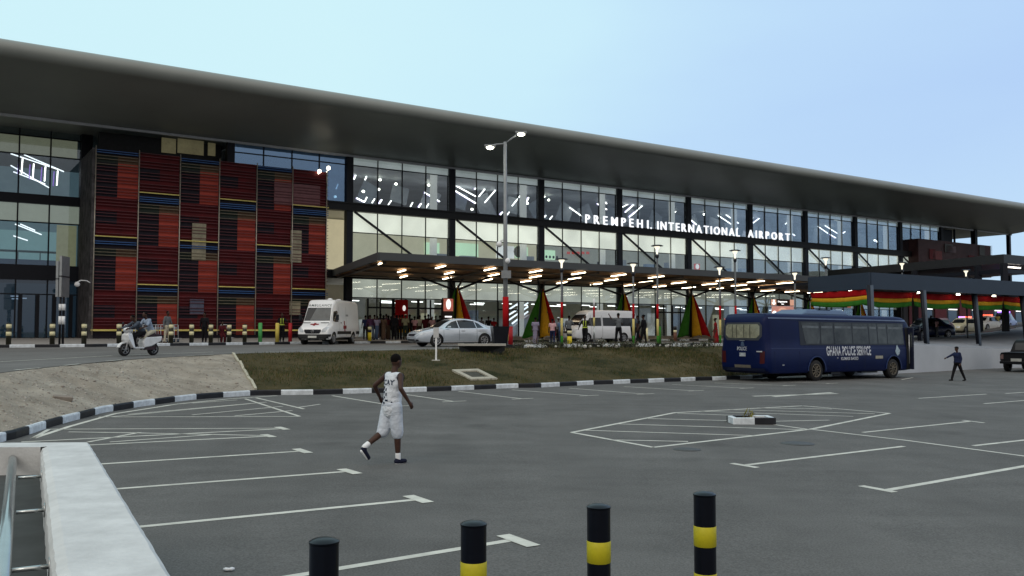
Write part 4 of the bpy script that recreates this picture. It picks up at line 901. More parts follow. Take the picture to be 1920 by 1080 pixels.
# pair of striped sign poles with edge-on metal boards
for x, ytop, lab, w in ((108, 491, 'left one of two black and white striped poles with long metal boards', .055), (116.5, 481, 'taller right one of two black and white striped poles with long metal boards', .06)):
    q = kerbpt(x, .7); q.z = pavez(q.x, q.y); h = AT(x, ytop, q.y).z - q.z; g = thing('sign_pole', lab, 'sign pole', q)
    mb = MB(); mb.cyl((0, 0, -.05), (0, 0, h - .05), w, n=10); mb.build('pole', blackp, g)
    for y0, y1 in ((570, 582), (593, 608)):
        a = AT(x, y1, q.y).z - q.z; b = AT(x, y0, q.y).z - q.z; mb = MB(); mb.cyl((0, 0, a), (0, 0, b), w + .025, n=10); mb.build('white_band', white, g)
    a = AT(x, 557, q.y).z - q.z; mb = MB(); mb.box(-.06, .06, -.5, .5, a, h, 0, Matrix.Rotation(.1, 4, 'Z')); mb.build('sign_board', steel, g)
    mb = MB(); mb.box(-.08, .08, -.5, .5, (a + h) / 2 - .03, (a + h) / 2 + .03, 0, Matrix.Rotation(.1, 4, 'Z')); mb.build('clamp', blackp, g)
# white post sign standing in the grass
b = bankpt(819, 675, gbank); g = thing('marker_post', 'slim white marker post with small grey plate standing in the grass', 'post', b); hh = AT(819, 615, b.y).z - b.z
mb = MB(); mb.box(-.035, .035, -.03, .03, -.1, hh); mb.build('post', white, g); mb = MB(); mb.box(-.12, .12, -.05, -.032, hh - .42, hh + .02); mb.build('plate', M('plate_grey', (.45, .46, .47), .5), g, bevel=.01); mb = MB(); mb.box(-.18, .18, -.15, .15, -.08, .03); mb.build('foot', concrete, g, bevel=.02)
# black planter beside the lamp
p = RD(937, 651); pl = thing('planter', 'black square planter pot beside the foot of the tall street lamp', 'planter', p, .2)
mb = MB(); z = 1.05; mb.add([(-.30, -.30, 0), (.30, -.30, 0), (.30, .30, 0), (-.30, .30, 0), (-.42, -.42, z), (.42, -.42, z), (.42, .42, z), (-.42, .42, z), (-.36, -.36, z), (.36, -.36, z), (.36, .36, z), (-.36, .36, z), (-.35, -.35, z - .12), (.35, -.35, z - .12), (.35, .35, z - .12), (-.35, .35, z - .12)],
    [(0, 1, 5, 4), (1, 2, 6, 5), (2, 3, 7, 6), (3, 0, 4, 7), (4, 5, 9, 8), (5, 6, 10, 9), (6, 7, 11, 10), (7, 4, 8, 11), (8, 9, 13, 12), (9, 10, 14, 13), (10, 11, 15, 14), (11, 8, 12, 15), (12, 13, 14, 15)]); mb.build('pot', blackp, pl)
mb = MB(); mb.box(-.34, .34, -.34, .34, .88, .95); mb.build('soil', soil, pl)
# plants
leaf = M('leaf_dark', (.030, .038, .018), .7, var=.5, scale=6, col2=(.07, .08, .035)); leafg = M('leaf_green', (.03, .10, .02), .6, var=.4)
def shrub(p, h, w, n, mat, label, cat='shrub', group=None, name='shrub', seed=0, blade=False):
    g = thing(name, label, cat, p, 0, group); rr = random.Random(seed); mb = MB()
    for i in range(5): a = rr.random() * 6.28; mb.cyl((0, 0, -.03), (math.cos(a) * w * .35, math.sin(a) * w * .35, h * .7), .012, .005, 5)
    mb.build('stem', M('stem', (.06, .045, .03), .8), g); mb = MB()
    for i in range(n):
        a = rr.random() * 6.28; rad = w * math.sqrt(rr.random()); z = h * rr.uniform(.08, 1) * (1 - .45 * (rad / w) ** 2) ; c = Vector((math.cos(a) * rad, math.sin(a) * rad, z)); s = rr.uniform(.03, .07) * (2.2 if blade else 1)
        d = Vector((rr.uniform(-1, 1), rr.uniform(-1, 1), rr.uniform(-.2, 1.2 if not blade else 2))).normalized() * s; e_ = d.cross(Vector((rr.uniform(-1, 1), rr.uniform(-1, 1), .3))).normalized() * s * (.35 if not blade else .12)
        mb.add([c - d, c + e_, c + d, c - e_], [(0, 1, 2, 3)])
    mb.build('foliage', mat, g, fix=False); return g
pos_words = ['left of the woman in lavender', 'at the lavender dress woman\'s feet', 'under the gold cloth of the second drape', 'below the child in pink', 'below the woman in blue denim', 'beside the cream topped yellow bollard', 'under the minibus front wheel', 'under the minibus middle', 'left of the man with raised arm', 'right of the man with raised arm', 'below the man in slate blue shirt', 'below the woman in black', 'at the wrapped lamp post\'s foot', 'left of the free-standing cloth drape', 'below the free-standing cloth drape', 'right of the free-standing cloth drape', 'below the woman in the red dress', 'nearest the bus rear']
for k, (x, wd) in enumerate(zip((975, 995, 1014, 1030, 1045, 1062, 1082, 1102, 1128, 1150, 1172, 1198, 1226, 1256, 1280, 1302, 1322, 1338), pos_words)):
    r_ = random.Random(k); p = RD(x, 652.5 + r_.uniform(-.8, .8) - (x - 960) * .006); p.z -= .02
    shrub(p, r_.uniform(.3, .55), r_.uniform(.28, .45), 130, leaf, 'low dusty shrub atop the grass bank, ' + wd, group='low shrubs along the top of the bank', seed=k)
# pale stones between the shrubs
mb = MB(); rr = random.Random(2)
for i in range(90):
    x = rr.uniform(962, 1343); p = RD(x, 652 + rr.uniform(-1.5, .5) - (x - 960) * .006); mb.sphere((p.x, p.y, p.z + .05), rr.uniform(.05, .11), (1, .8, .9), 0, 6)
tag(mb.build('edge_stones', M('whitewashed_stone', (.55, .55, .52), .7, var=.2), fix=False), 'whitewashed stones scattered between the low shrubs', 'stones', kind='stuff')
# indoor-side palm by the escalator, behind the sedan
shrub(FW(9.2, -3.2, 1.78), 2.1, .9, 160, leafg, 'leafy green potted palm behind the silver sedan roof', 'plant', name='palm', seed=40, blade=True)
# small traffic island with a sprouting weed
pi = (L(1375, 796) + L(1455, 796)) / 2; ic = thing('traffic_island', 'small black and white kerbed island with soil inside the hatched area', 'island', pi, 0)
a = L(1375, 796) - pi; b = L(1455, 796.5) - pi; w = (b - a).length; mb = MB(); dd = .55
for (x0, x1, y0, y1, c) in ((-w / 2, 0, 0, .12, 0), (0, w / 2, 0, .12, 1), (-w / 2, 0, dd, dd + .12, 1), (0, w / 2, dd, dd + .12, 0), (-w / 2, -w / 2 + .12, .121, dd - .001, 0), (w / 2 - .12, w / 2, .121, dd - .001, 0)): mb.box(x0, x1, y0, y1, -.03, .16, c)
mb.build('kerb_stones', [white_kerb, black_kerb], ic, bevel=.012); mb = MB(); mb.box(-w / 2 + .12, w / 2 - .12, .12, dd, -.02, .11); mb.build('soil', M('red_soil', (.10, .055, .03), .95, var=.4, scale=8), ic)
shrub(pi + Vector((-.05, .3, .1)), .22, .16, 26, M('leaf_yellow', (.16, .15, .03), .7, var=.3), 'small yellowish weed sprouting from the traffic island', 'weed', name='weed', seed=77, blade=True)
# litter
p = L(429, 1071); mb = MB(); rr = random.Random(4)
for i in range(5): mb.sphere((rr.uniform(-.03, .03), rr.uniform(-.015, .015), .02), .022, (1.3, .8, .7), 0, 6)
tag(mb.build('litter', white, loc=p), 'crumpled scrap of white litter on the asphalt near the white parapet', 'litter')
# ================================================================ near bollards
desc = ['nearest camera, only its black top showing', 'second from the left, one yellow band showing', 'third from the left, yellow band and black below', 'rightmost, standing tallest in view']
for (x, yt, w), ds in zip(((602, 1021, 55), (887, 987, 48.5), (1124.5, 954, 44), (1325.5, 930, 41)), desc):
    D = .165 * FPX / w; t = AT(x, yt, D); z0 = lotz(t.x, t.y); h = t.z - z0; r = .0825
    g = thing('bollard', 'glossy black yellow-banded bollard, ' + ds, 'bollard', (t.x, t.y + r, z0), 0, 'black and yellow bollards in the foreground')
    mb = MB(); mb.lathe([(r, -.1), (r, h - .012)], (0, 0, 0), 40); mb.build('post', M('bollard_black', (.003, .004, .008), .3, var=.15, scale=9, spec=.2), g)
    mb = MB(); mb.lathe([(r * .9, h - .012), (r + .003, h - .011), (r + .003, h - .001)], (0, 0, 0), 40); c9 = mb.build('cap', MATS['bollard_black'], g); mb = MB(); mb.lathe([(r + .003, h), (r * .8, h + .011), (r * .45, h + .018), (0, h + .021)], (0, 0, 0), 40); mb.build('cap_top', MATS['bollard_black'], c9)
    for a, b in ((h - .385, h - .235), (h - .735, h - .585)):
        mb = MB(); mb.lathe([(r + .0005, a), (r + .0025, a + .002), (r + .0025, b - .002), (r + .0005, b)], (0, 0, 0), 40); mb.build('yellow_band', M('bollard_yellow', (.42, .37, .012), .45, var=.1, scale=14), g)
# ================================================================ foreground parapet with handrail
zt = 1.30
def ZP(px, py, z):
    r = ray(px, py); k = (z - EYE) / r[2]; return Vector((r[0] * k, r[1] * k, z))
oc = ZP(165, 829, zt); on = ZP(322, 1084, zt); inn_c = ZP(76, 838, zt); inn_n = ZP(101, 1084, zt)
dirw = (on - oc).normalized(); dirn = (inn_n - inn_c).normalized()
far_l = ZP(-60, 830.5, zt); far_li = ZP(-60, 839, zt)
para = thing('parapet_wall', 'white plastered parapet wall with rough edges at the lower left', 'parapet wall', (oc.x, oc.y, .1)); off = Vector((oc.x, oc.y, .1))
plaster = M('plaster', (.52, .53, .53), .85, var=.12, scale=4, bump=.12, bscale=40)
rr = random.Random(9)
def edge(a, b, n, amp):
    d = (b - a); s = Vector((-d.y, d.x, 0)).normalized(); return [a + d * (i / n) + s * rr.uniform(-amp, amp) * (0 if i in (0,) else 1) for i in range(n + 1)]
on2 = on + dirw * 2.2; in2 = inn_n + dirn * 2.2
eo = edge(oc, on2, 60, .0022); ei = edge(inn_c, in2, 60, .004)
mb = MB(); vs = []
for o_, i_ in zip(eo, ei):
    w_ = (i_ - o_).normalized(); vs += [o_ - off - w_ * .012 + Vector((0, 0, -1.5)), o_ - off - w_ * .012 + Vector((0, 0, -.02)), o_ - off + w_ * .012, i_ - off - w_ * .06, i_ - off - w_ * .015 + Vector((0, 0, -.015)), i_ - off + Vector((0, 0, -.05)), i_ - off + Vector((0, 0, -1.5))]
nn = 7; mb.add(vs, [(k * nn + q, k * nn + q + 1, (k + 1) * nn + q + 1, (k + 1) * nn + q) for k in range(60) for q in range(nn - 1)] + [tuple(range(nn))[::-1]])
mb.build('wall', plaster, para, fix=False)
mb = MB(); fo = [far_l, oc + Vector((0, 0, -.001)), inn_c + Vector((0, 0, -.001)), far_li]; mb.add([v - off for v in fo] + [v - off + Vector((0, 0, -1.4)) for v in fo], [(0, 1, 2, 3), (0, 4, 5, 1), (3, 2, 6, 7)])
mb.build('return_wall', plaster, para, fix=False)
# inner concrete ledge and floor
fl = M('ramp_floor', (.075, .08, .08), .85, var=.15, scale=3); lo = 1.06
mb = MB(); q = [Vector((inn_c.x - 6, inn_c.y, lo)), Vector((inn_c.x + .02, inn_c.y, lo)), Vector((in2.x + .02, in2.y, lo)), Vector((in2.x - 6, in2.y, lo))]; mb.add(q, [(3, 2, 1, 0)])
struct(mb.build('walk_floor', fl, fix=False))
# handrail
hz = 1.20; r0 = ZP(25, 846, hz); r1 = ZP(2, 1100, hz); dr_ = (r1 - r0).normalized()
HR = thing('handrail', 'round steel handrail on brackets fixed inside the white parapet', 'handrail', (r0.x, r0.y, .35)); of = Vector((r0.x, r0.y, .35))
mb = MB(); mb.cyl(r0 - of, r1 + dr_ * 1.5 - of, .034, n=20); mb.sphere(tuple(r0 - of), .034); mb.build('rail', M('rail_steel', (.42, .44, .44), .25, metal=.9, var=.05), HR)
mb = MB(); e_ = ZP(-60, 848, hz); mb.cyl(r0 - of, e_ - of, .034, n=16); mb.build('end_rail', MATS['rail_steel'], HR)
for x, y in ((34, 896), (30, 961), (22, 1070)):
    a = ZP(x, y, hz); 
    k = (a - inn_c).dot(dirn); b = inn_c + dirn * k; b.z = hz
    mb = MB(); mb.cyl(a - of, b - of, .012, n=10); mb.cyl(b - of - (b - a).normalized() * .006, b - of, .045, n=16); mb.build('bracket', MATS['rail_steel'], HR)
# ================================================================ luggage trolleys row
q0 = None
for k in range(9):
    x = 300 + k * 12.5 if k < 8 else 488; p = kerbpt(x, 3.3); p.z = pavez(p.x, p.y)
    if q0 is None:
        q0 = thing('luggage_trolley', '', 'luggage trolley', p, FA, 'luggage trolleys parked in front of the red screen'); m_ = M('trolley_metal', (.42, .43, .45), .35, metal=.5, var=.1)
        mb = MB(); mb.tube([(-.28, .35, .2), (-.28, .45, 1.02), (.28, .45, 1.02), (.28, .35, .2)], .022); mb.tube([(-.28, .35, .2), (-.12, -.75, .22), (.12, -.75, .22), (.28, .35, .2)], .022); mb.tube([(-.26, .42, .75), (.26, .42, .75)], .018); mb.build('frame', m_, q0)
        mb = MB(); mb.box(-.20, .20, .36, .40, .78, .90); mb.box(-.24, .24, -.6, .3, .21, .24); mb.build('basket', M('trolley_basket', (.20, .21, .23), .5, var=.2), q0)
        for wx, wy in ((-.28, .3), (.28, .3), (0, -.7)): mb = MB(); mb.cyl((wx - .03, wy, .09), (wx + .03, wy, .09), .09, n=12); mb.build('wheel', M('trolley_wheel', (.05, .07, .10), .5), q0)
        o = q0
    else: o = copy_tree(q0)
    o.location = p; o['label'] = ('single luggage trolley standing apart beside the green post' if k == 8 else 'luggage trolley by the red screen, ' + ['leftmost, just behind the scooter riders', 'second from the left', 'third from the left', 'fourth from the left', 'fifth from the left', 'sixth from the left', 'seventh from the left', 'rightmost of the row'][k])
# ================================================================ vehicle helpers (local x forward, y left, z up)
def crom(p0, p1, p2, p3, t):
    return [.5 * ((2 * b) + (-a + c) * t + (2 * a - 5 * b + 4 * c - d) * t * t + (-a + 3 * b - 3 * c + d) * t ** 3) for a, b, c, d in zip(p0, p1, p2, p3)]
def ring(x, z0, z1, zs, w, wt, rt):
    h = [(0, z0), (w - .14, z0), (w - .05, z0 + .04), (w - .01, z0 + .14), (w, z0 + .5 * (zs - z0)), (w - .005, zs - .04), (w - .03, zs)]
    a = (w - .03, zs); b = (wt, max(zs + .01, z1 - rt)); h += [((a[0] * (1 - k) + b[0] * k), a[1] * (1 - k) + b[1] * k) for k in (.33, .66)]
    for ang in (0, 22, 45, 68, 90): h.append((wt - rt * (1 - math.cos(R(ang))), max(zs + .01, z1 - rt) + (z1 - max(zs + .01, z1 - rt)) * math.sin(R(ang))))
    h.append((wt * .45, z1 + .012)); h.append((0, z1 + .016))
    return [Vector((x, y, z)) for y, z in h] + [Vector((x, -y, z)) for y, z in h[-2:0:-1]]
def vbody(name, stt, mats, parent, sub=4, wells=(), wr=.36, wy=.9, sharp=()):
    P = [stt[0]] + list(stt) + [stt[-1]]; rings = []
    for i in range(1, len(P) - 2):
        n = 1 if i - 1 in sharp else sub
        for k in range(n):
            rings.append(ring(*(crom(P[i - 1], P[i], P[i + 1], P[i + 2], k / n) if n > 1 else P[i])))
    rings.append(ring(*stt[-1])); n = len(rings[0]); mb = MB(); vs = [v for r_ in rings for v in r_]
    mb.add(vs, [(k * n + i, k * n + (i + 1) % n, (k + 1) * n + (i + 1) % n, (k + 1) * n + i) for k in range(len(rings) - 1) for i in range(n)], 0, True)
    for ri, rev in ((0, False), (len(rings) - 1, True)):
        c = sum(rings[ri], Vector()) / n; b = len(mb.v); mb.add([*rings[ri], c], [((i + 1) % n, i, n) if not rev else (i, (i + 1) % n, n) for i in range(n)], 0, True)
    o = mb.build(name, mats, parent)
    if wells:
        cut = MB()
        for wx in wells:
            for s in (-1, 1): cut.cyl((wx, s * (wy - .32), wr_z[0]), (wx, s * (wy + .5), wr_z[0]), wr, n=28)
        co = cut.build('cut', mats[1] if isinstance(mats, list) else mats); co.parent = parent
        m_ = o.modifiers.new('b', 'BOOLEAN'); m_.operation = 'DIFFERENCE'; m_.solver = 'EXACT'; m_.object = co; m_.material_mode = 'TRANSFER'
        apply_mods(o); bpy.data.objects.remove(co)
        for p in o.data.polygons: p.use_smooth = True
    try:
        o.data.set_sharp_from_angle(angle=R(38))
    except Exception: pass
    return o
wr_z = [.34]
def bvh_of(o):
    me = o.data; return BVHTree.FromPolygons([v.co.copy() for v in me.vertices], [tuple(p.vertices) for p in me.polygons])
def panelp(body, poly, view, name, mat, parent, off=.006, step=.09, thick=0):
    """polygon drawn on one face of a body: view 'l','r' (x,z), 'f','b' (y,z), 't' (x,y)"""
    bv = body if isinstance(body, BVHTree) else bvh_of(body); b = bmesh.new()
    b.faces.new([b.verts.new((u, w, 0)) for u, w in poly])
    us = [u for u, w in poly]; ws_ = [w for u, w in poly]
    for ax, lo, hi in ((0, min(us), max(us)), (1, min(ws_), max(ws_))):
        k = lo + step
        while k < hi - 1e-4:
            no = Vector((1, 0, 0)) if ax == 0 else Vector((0, 1, 0)); co = no * k
            bmesh.ops.bisect_plane(b, geom=b.verts[:] + b.edges[:] + b.faces[:], plane_co=co, plane_no=no); k += step
    for v in b.verts:
        u, w, _ = v.co
        o_, d_ = {'l': ((u, 20, w), (0, -1, 0)), 'r': ((u, -20, w), (0, 1, 0)), 'f': ((20, u, w), (-1, 0, 0)), 'b': ((-20, u, w), (1, 0, 0)), 't': ((u, w, 20), (0, 0, -1))}[view]
        hit, nrm, _, _ = bv.ray_cast(Vector(o_), Vector(d_))
        if hit is None:
            hit, nrm, _, _ = bv.find_nearest(Vector(o_) * .15 + Vector((0, 0, w * .85 if view != 't' else 0)))
        d_ = Vector(d_)
        if nrm.dot(d_) > 0: nrm = -nrm
        v.co = hit + nrm * off
    me = bpy.data.meshes.new(name); bmesh.ops.recalc_face_normals(b, faces=b.faces); b.to_mesh(me); b.free(); me.materials.append(mat)
    for p in me.polygons: p.use_smooth = True
    o = bpy.data.objects.new(name, me); link(o, parent)
    return o
def rect(x0, x1, y0, y1, c=0): return [(x0, y0), (x1, y0), (x1, y1), (x0, y1)]
def wheel(parent, x, y, r, w, rimm, side, spokes=5):
    mb = MB(); s = side; mb.lathe([(r * .62, -w / 2), (r * .95, -w / 2), (r, -w / 2 + .03), (r, w / 2 - .03), (r * .95, w / 2), (r * .62, w / 2)], (0, 0, 0), 32); q = Matrix.Rotation(R(90), 4, 'X')
    mb.v = [tuple(Vector((x, y, r)) + q @ Vector(v)) for v in mb.v]; t = mb.build('wheel', rubber, parent)
    mb = MB(); yo = y + s * (w / 2 - .02)
    mb.cyl((x, yo - s * .06, r), (x, yo - s * .05, r), r * .64, n=28, mi=1)
    mb.lathe([(r * .56, 0), (r * .64, .035), (r * .66, 0)], (0, 0, 0), 28); k0 = len(mb.v) - 28 * 3
    for i in range(k0, len(mb.v)): v = q @ Vector(mb.v[i]); mb.v[i] = (x + v.x, yo - s * abs(v.y) * 0 + s * abs(v.y), r + v.z)
    for k in range(spokes):
        a = 2 * math.pi * k / spokes + .3; mb.bar((x, yo, r), (x + math.cos(a) * r * .6, yo, r + math.sin(a) * r * .6), .09 * r / .33 if spokes < 8 else .05, .03)
    mb.cyl((x, yo - s * .03, r), (x, yo + s * .025, r), r * .16, n=14); mb.build('rim', [rimm, darksteel], t); return t
def plate(parent, M4, w, h, txt, col=None, name='number_plate'):
    mb = MB(); mb.box(-w / 2, w / 2, -h / 2, h / 2, -.012, 0); mb.v = [tuple(M4 @ Vector(v)) for v in mb.v]; o = mb.build(name, col or M('plate_pale', (.5, .52, .5), .5, var=.05), parent)
    if txt: text('plate_lettering', txt, h * .8, blackp, o, M4 @ Matrix.Translation((0, -h * .28, .003)), .004)
vglass = M('vehicle_glass', (.010, .013, .017), .10, var=0, spec=.45)
vglass2 = M('vehicle_glass_grey', (.045, .055, .06), .08, var=.3, scale=1.5, spec=.8)
rimm = M('alloy', (.45, .46, .48), .3, metal=.7, var=.1)
def place_vehicle(name, label, cat, p, yaw, group=None): return thing(name, label, cat, p, yaw, group)
tinyred = M('tail_red', (.25, .008, .008), .25, var=.1)
lampclear = M('head_clear', (.42, .46, .50), .12, var=.15, spec=.8)
# ================================================================ ambulance
apos = Vector((-11.75, 51.9, 1.5)); ay = math.atan2(-1, -.15)
fwd = Vector((-.135, -.99, 0)).normalized()
AM = place_vehicle('ambulance', 'white high-roofed ambulance van with red crosses, parked beside the crowd', 'ambulance', apos, math.atan2(fwd.y, fwd.x))
awhite = M('ambulance_paint', (.74, .76, .78), .28, var=.03, coat=.4)
stt = [(-5.9, .55, 2.35, 1.1, .93, .80, .1), (-5.82, .42, 2.62, 1.2, .99, .86, .16), (-5.2, .40, 2.70, 1.2, 1.0, .87, .18), (-3.2, .40, 2.72, 1.2, 1.0, .87, .18), (-1.75, .38, 2.70, 1.2, 1.0, .86, .2), (-1.45, .36, 2.55, 1.2, 1.0, .82, .2), (-1.15, .34, 2.16, 1.18, 1.0, .80, .12), (-.72, .32, 1.42, 1.12, .99, .84, .1), (-.55, .30, 1.30, 1.08, .98, .82, .08), (-.12, .28, 1.05, .92, .94, .78, .08), (0, .34, .86, .72, .82, .68, .06)]
wr_z[0] = .36
ab = vbody('body', stt, [awhite, darksteel], AM, 4, wells=(-.95, -4.6), wr=.42, wy=.95)
bv = bvh_of(ab)
panelp(bv, [(-.80, 1.42), (.80, 1.42), (.72, 2.22), (-.72, 2.22)], 'f', 'windscreen', vglass2, AM)
panelp(bv, [(-.79, 1.43), (-.45, 1.43), (-.18, 2.2), (-.71, 2.2)], 'f', 'windscreen_dark_part', vglass, AM, off=.010)  # darker slanted area on one side of the windscreen
panelp(bv, [(-.80, 1.27), (-.32, 1.27), (-.32, 1.31), (-.78, 1.31)], 'f', 'bonnet_vent', blackp, AM, off=.012); panelp(bv, [(.80, 1.27), (.32, 1.27), (.32, 1.31), (.78, 1.31)], 'f', 'bonnet_vent', blackp, AM, off=.012)
gr = panelp(bv, [(-.52, .80), (-.42, .66), (.42, .66), (.52, .80), (.50, .90), (-.50, .90)], 'f', 'grille', blackp, AM, off=.012)
mb = MB(); mb.lathe([(.075, 0), (.095, .01), (.075, .02)], (0, 0, 0), 20); mb.v = [(.045 - .02 + v[2], v[0], .79 + v[1]) for v in mb.v]
for a in (90, 210, 330): mb.bar((.04, 0, .79), (.04, .08 * math.cos(R(a)), .79 + .08 * math.sin(R(a))), .012, .012)
mb.build('emblem', rimm, gr)
for s in (-1, 1): panelp(bv, [(s * .56, .74), (s * .80, .76), (s * .93, 1.02), (s * .74, 1.02), (s * .58, .9)], 'f', 'headlight', lampclear, AM, off=.01)
mb = MB(); 
bump = M('bumper_black', (.015, .016, .018), .55, var=.15)
panelp(bv, [(-.95, .29), (.95, .29), (.97, .62), (-.97, .62)], 'f', 'bumper', bump, AM, off=.03)
plate(AM, frame4((.06, 0, .47), (0, 1, 0), (0, 0, 1)), .52, .12, '')
for s, v in ((1, 'l'), (-1, 'r')):
    panelp(bv, [(-1.78, 1.36), (-1.18, 1.36), (-.98, 1.42), (-1.24, 1.98), (-1.62, 2.05), (-1.78, 2.0)], v, 'side_window', vglass, AM, off=.008)
    panelp(bv, rect(-5.85, -5.12, .62, .80), v, 'side_strip', bump, AM, off=.015); panelp(bv, rect(-4.1, -1.5, .62, .80), v, 'side_strip', bump, AM, off=.015)
    cx, cz2 = -2.9, 1.05
    panelp(bv, [(cx - .09, cz2 - .38), (cx + .09, cz2 - .38), (cx + .09, cz2 - .1), (cx + .3, cz2 - .1), (cx + .3, cz2 + .1), (cx + .09, cz2 + .1), (cx + .09, cz2 + .38), (cx - .09, cz2 + .38), (cx - .09, cz2 + .1), (cx - .3, cz2 + .1), (cx - .3, cz2 - .1), (cx - .09, cz2 - .1)], v, 'red_cross', M('cross_red', (.22, .008, .012), .5, var=.1), AM, off=.009)
    for xx in (-1.95, -3.3): panelp(bv, rect(xx, xx + .02, .5, 2.3), v, 'door_seam', M('seam', (.15, .15, .15), .6), AM, off=.007)
    panelp(bv, rect(-2.35, -2.15, 1.28, 1.34), v, 'door_handle', blackp, AM, off=.02)
    panelp(bv, rect(-3.7, -3.2, 1.72, 1.84), v, 'small_lettering', M('grey_letter', (.3, .32, .33), .6), AM, off=.009)
    mb = MB(); mb.box(-1.1, -.98, s * 1.06, s * 1.24, 1.45, 1.80); mb.box(-1.05, -1.0, s * .95, s * 1.06, 1.52, 1.56); mb.build('mirror', blackp, AM, bevel=.02)
c_ = .17; panelp(bv, [(y * c_ + 0, .0 + x) for x, y in []] or [(-.07, 1.12), (.07, 1.12), (.07, 1.17), (.26, 1.17), (.26, 1.23), (.07, 1.23), (.07, 1.28), (-.07, 1.28), (-.07, 1.23), (-.26, 1.23), (-.26, 1.17), (-.07, 1.17)], 'f', 'red_cross', M('cross_red', (.22, .008, .012)), AM, off=.014)
tm = textmesh('AMBULANCE', .21, .01, bold=True, spx=1.25)
for v in tm.vertices:
    y, z = v.co.x, 2.29 + v.co.y; hit, nr, _, _ = bv.ray_cast(Vector((20, y, z)), Vector((-1, 0, 0)))
    if hit: v.co = hit + Vector((.012, 0, 0))
tm.materials.clear(); tm.materials.append(M('amb_letter', (.10, .14, .14), .5)); link(bpy.data.objects.new('lettering', tm), AM)
for x, r_ in ((-3.0, .16), (-4.6, .18)): mb = MB(); mb.lathe([(r_, -.02), (r_, .06), (r_ * .6, .11), (0, .12)], (x, 0, 2.74), 16); mb.build('roof_vent', white, AM)
mb = MB(); mb.cyl((-1.7, .05, 2.70), (-1.72, .05, 2.86), .012, n=6); mb.build('aerial', blackp, AM)
for x in (-.95, -4.6):
    for s in (-1, 1): wheel(AM, x, s * .86, .36, .24, rimm, s, 6)
mb = MB(); mb.box(-5.6, -.4, -.7, .7, .25, .42); mb.build('underbody', blackp, AM)
# ================================================================ silver sedan
spos = (RD(817, 650.5)); fwd = Vector((-.853, -.522, 0)).normalized(); lat = Vector((-fwd.y, fwd.x, 0))   # left of the car faces the camera
center = spos - fwd * 1.39 + lat * (-.76)
SD = place_vehicle('silver_sedan', 'shiny silver saloon car with dark windows crossing in front of the crowd', 'car', (center.x, center.y, 1.5), math.atan2(fwd.y, fwd.x))
silver = M('silver_paint', (.46, .51, .57), .25, metal=.35, var=.04, coat=.6)
stt = [(-2.4, .42, .88, .8, .62, .5, .08), (-2.34, .32, .98, .84, .78, .64, .08), (-2.15, .26, 1.06, .88, .87, .68, .07), (-1.75, .22, 1.09, .92, .91, .66, .08), (-1.45, .20, 1.20, .93, .92, .62, .08), (-1.0, .19, 1.37, .93, .92, .58, .10), (-.35, .19, 1.45, .93, .92, .58, .12), (.25, .19, 1.42, .92, .92, .57, .12), (.75, .19, 1.22, .91, .92, .60, .09), (1.12, .19, 1.0, .90, .92, .68, .07), (1.5, .20, .93, .86, .91, .72, .08), (2.0, .22, .82, .76, .87, .70, .08), (2.25, .26, .72, .66, .76, .60, .07), (2.40, .32, .58, .52, .56, .42, .05)]
wr_z[0] = .33
sb = vbody('body', stt, [silver, darksteel], SD, 4, wells=(1.39, -1.39), wr=.375, wy=.85); bv = bvh_of(sb)
panelp(bv, [(-.56, .99), (.56, .99), (.50, 1.36), (-.50, 1.36)], 'f', 'windscreen', vglass, SD, off=.006, step=.07)
panelp(bv, [(-.54, 1.12), (.54, 1.12), (.48, 1.38), (-.48, 1.38)], 'b', 'rear_window', vglass, SD, off=.006, step=.07)
for s, v in ((1, 'l'), (-1, 'r')):
    panelp(bv, [(.12, .955), (.88, .965), (.70, 1.10), (.42, 1.27), (.12, 1.36)], v, 'side_window', vglass, SD, step=.06)
    panelp(bv, [(-.92, .96), (.07, .955), (.07, 1.365), (-.35, 1.385), (-.9, 1.32)], v, 'side_window', vglass, SD, step=.06)
    panelp(bv, [(-1.38, .985), (-.97, .965), (-.95, 1.29), (-1.15, 1.21)], v, 'side_window', vglass, SD, step=.06)
    for xx in (.095, -.94): panelp(bv, rect(xx, xx + .018, .32, .93), v, 'door_seam', M('seam2', (.08, .09, .1), .6), SD)
    panelp(bv, rect(1.0, 1.015, .4, .88), v, 'door_seam', MATS['seam2'], SD)
    for xx in (-.12, -1.12): panelp(bv, rect(xx - .1, xx + .1, .80, .835), v, 'door_handle', rimm, SD, off=.02)
    panelp(bv, rect(-1.0, 1.0, .245, .27), v, 'sill_trim', M('sill', (.6, .62, .65), .3), SD, off=.012)
    mb = MB(); mb.box(.66, .82, s * .93, s * 1.07, .96, 1.06); mb.build('mirror', silver, SD, bevel=.03)
    panelp(bv, [(s * .50, .60), (s * .80, .62), (s * .86, .72), (s * .62, .71), (s * .48, .66)], 'f', 'headlight', lampclear, SD, off=.01, step=.05)
    panelp(bv, [(s * .50, .72), (s * .76, .72), (s * .76, .86), (s * .50, .84)], 'b', 'tail_light', tinyred, SD, off=.01, step=.05)
    panelp(bv, [(s * .50, .30), (s * .66, .30), (s * .66, .38), (s * .50, .38)], 'f', 'fog_lamp', blackp, SD, off=.01, step=.05)
panelp(bv, [(-.34, .56), (.34, .56), (.40, .655), (-.40, .655)], 'f', 'grille', blackp, SD, off=.012, step=.05); panelp(bv, [(-.44, .28), (.44, .28), (.40, .40), (-.40, .40)], 'f', 'lower_grille', blackp, SD, off=.012, step=.05)
for x in (1.39, -1.39):
    for s in (-1, 1): wheel(SD, x, s * .80, .33, .21, rimm, s, 7)
mb = MB(); mb.box(-2.0, 2.0, -.65, .65, .2, .34); mb.build('underbody', blackp, SD)
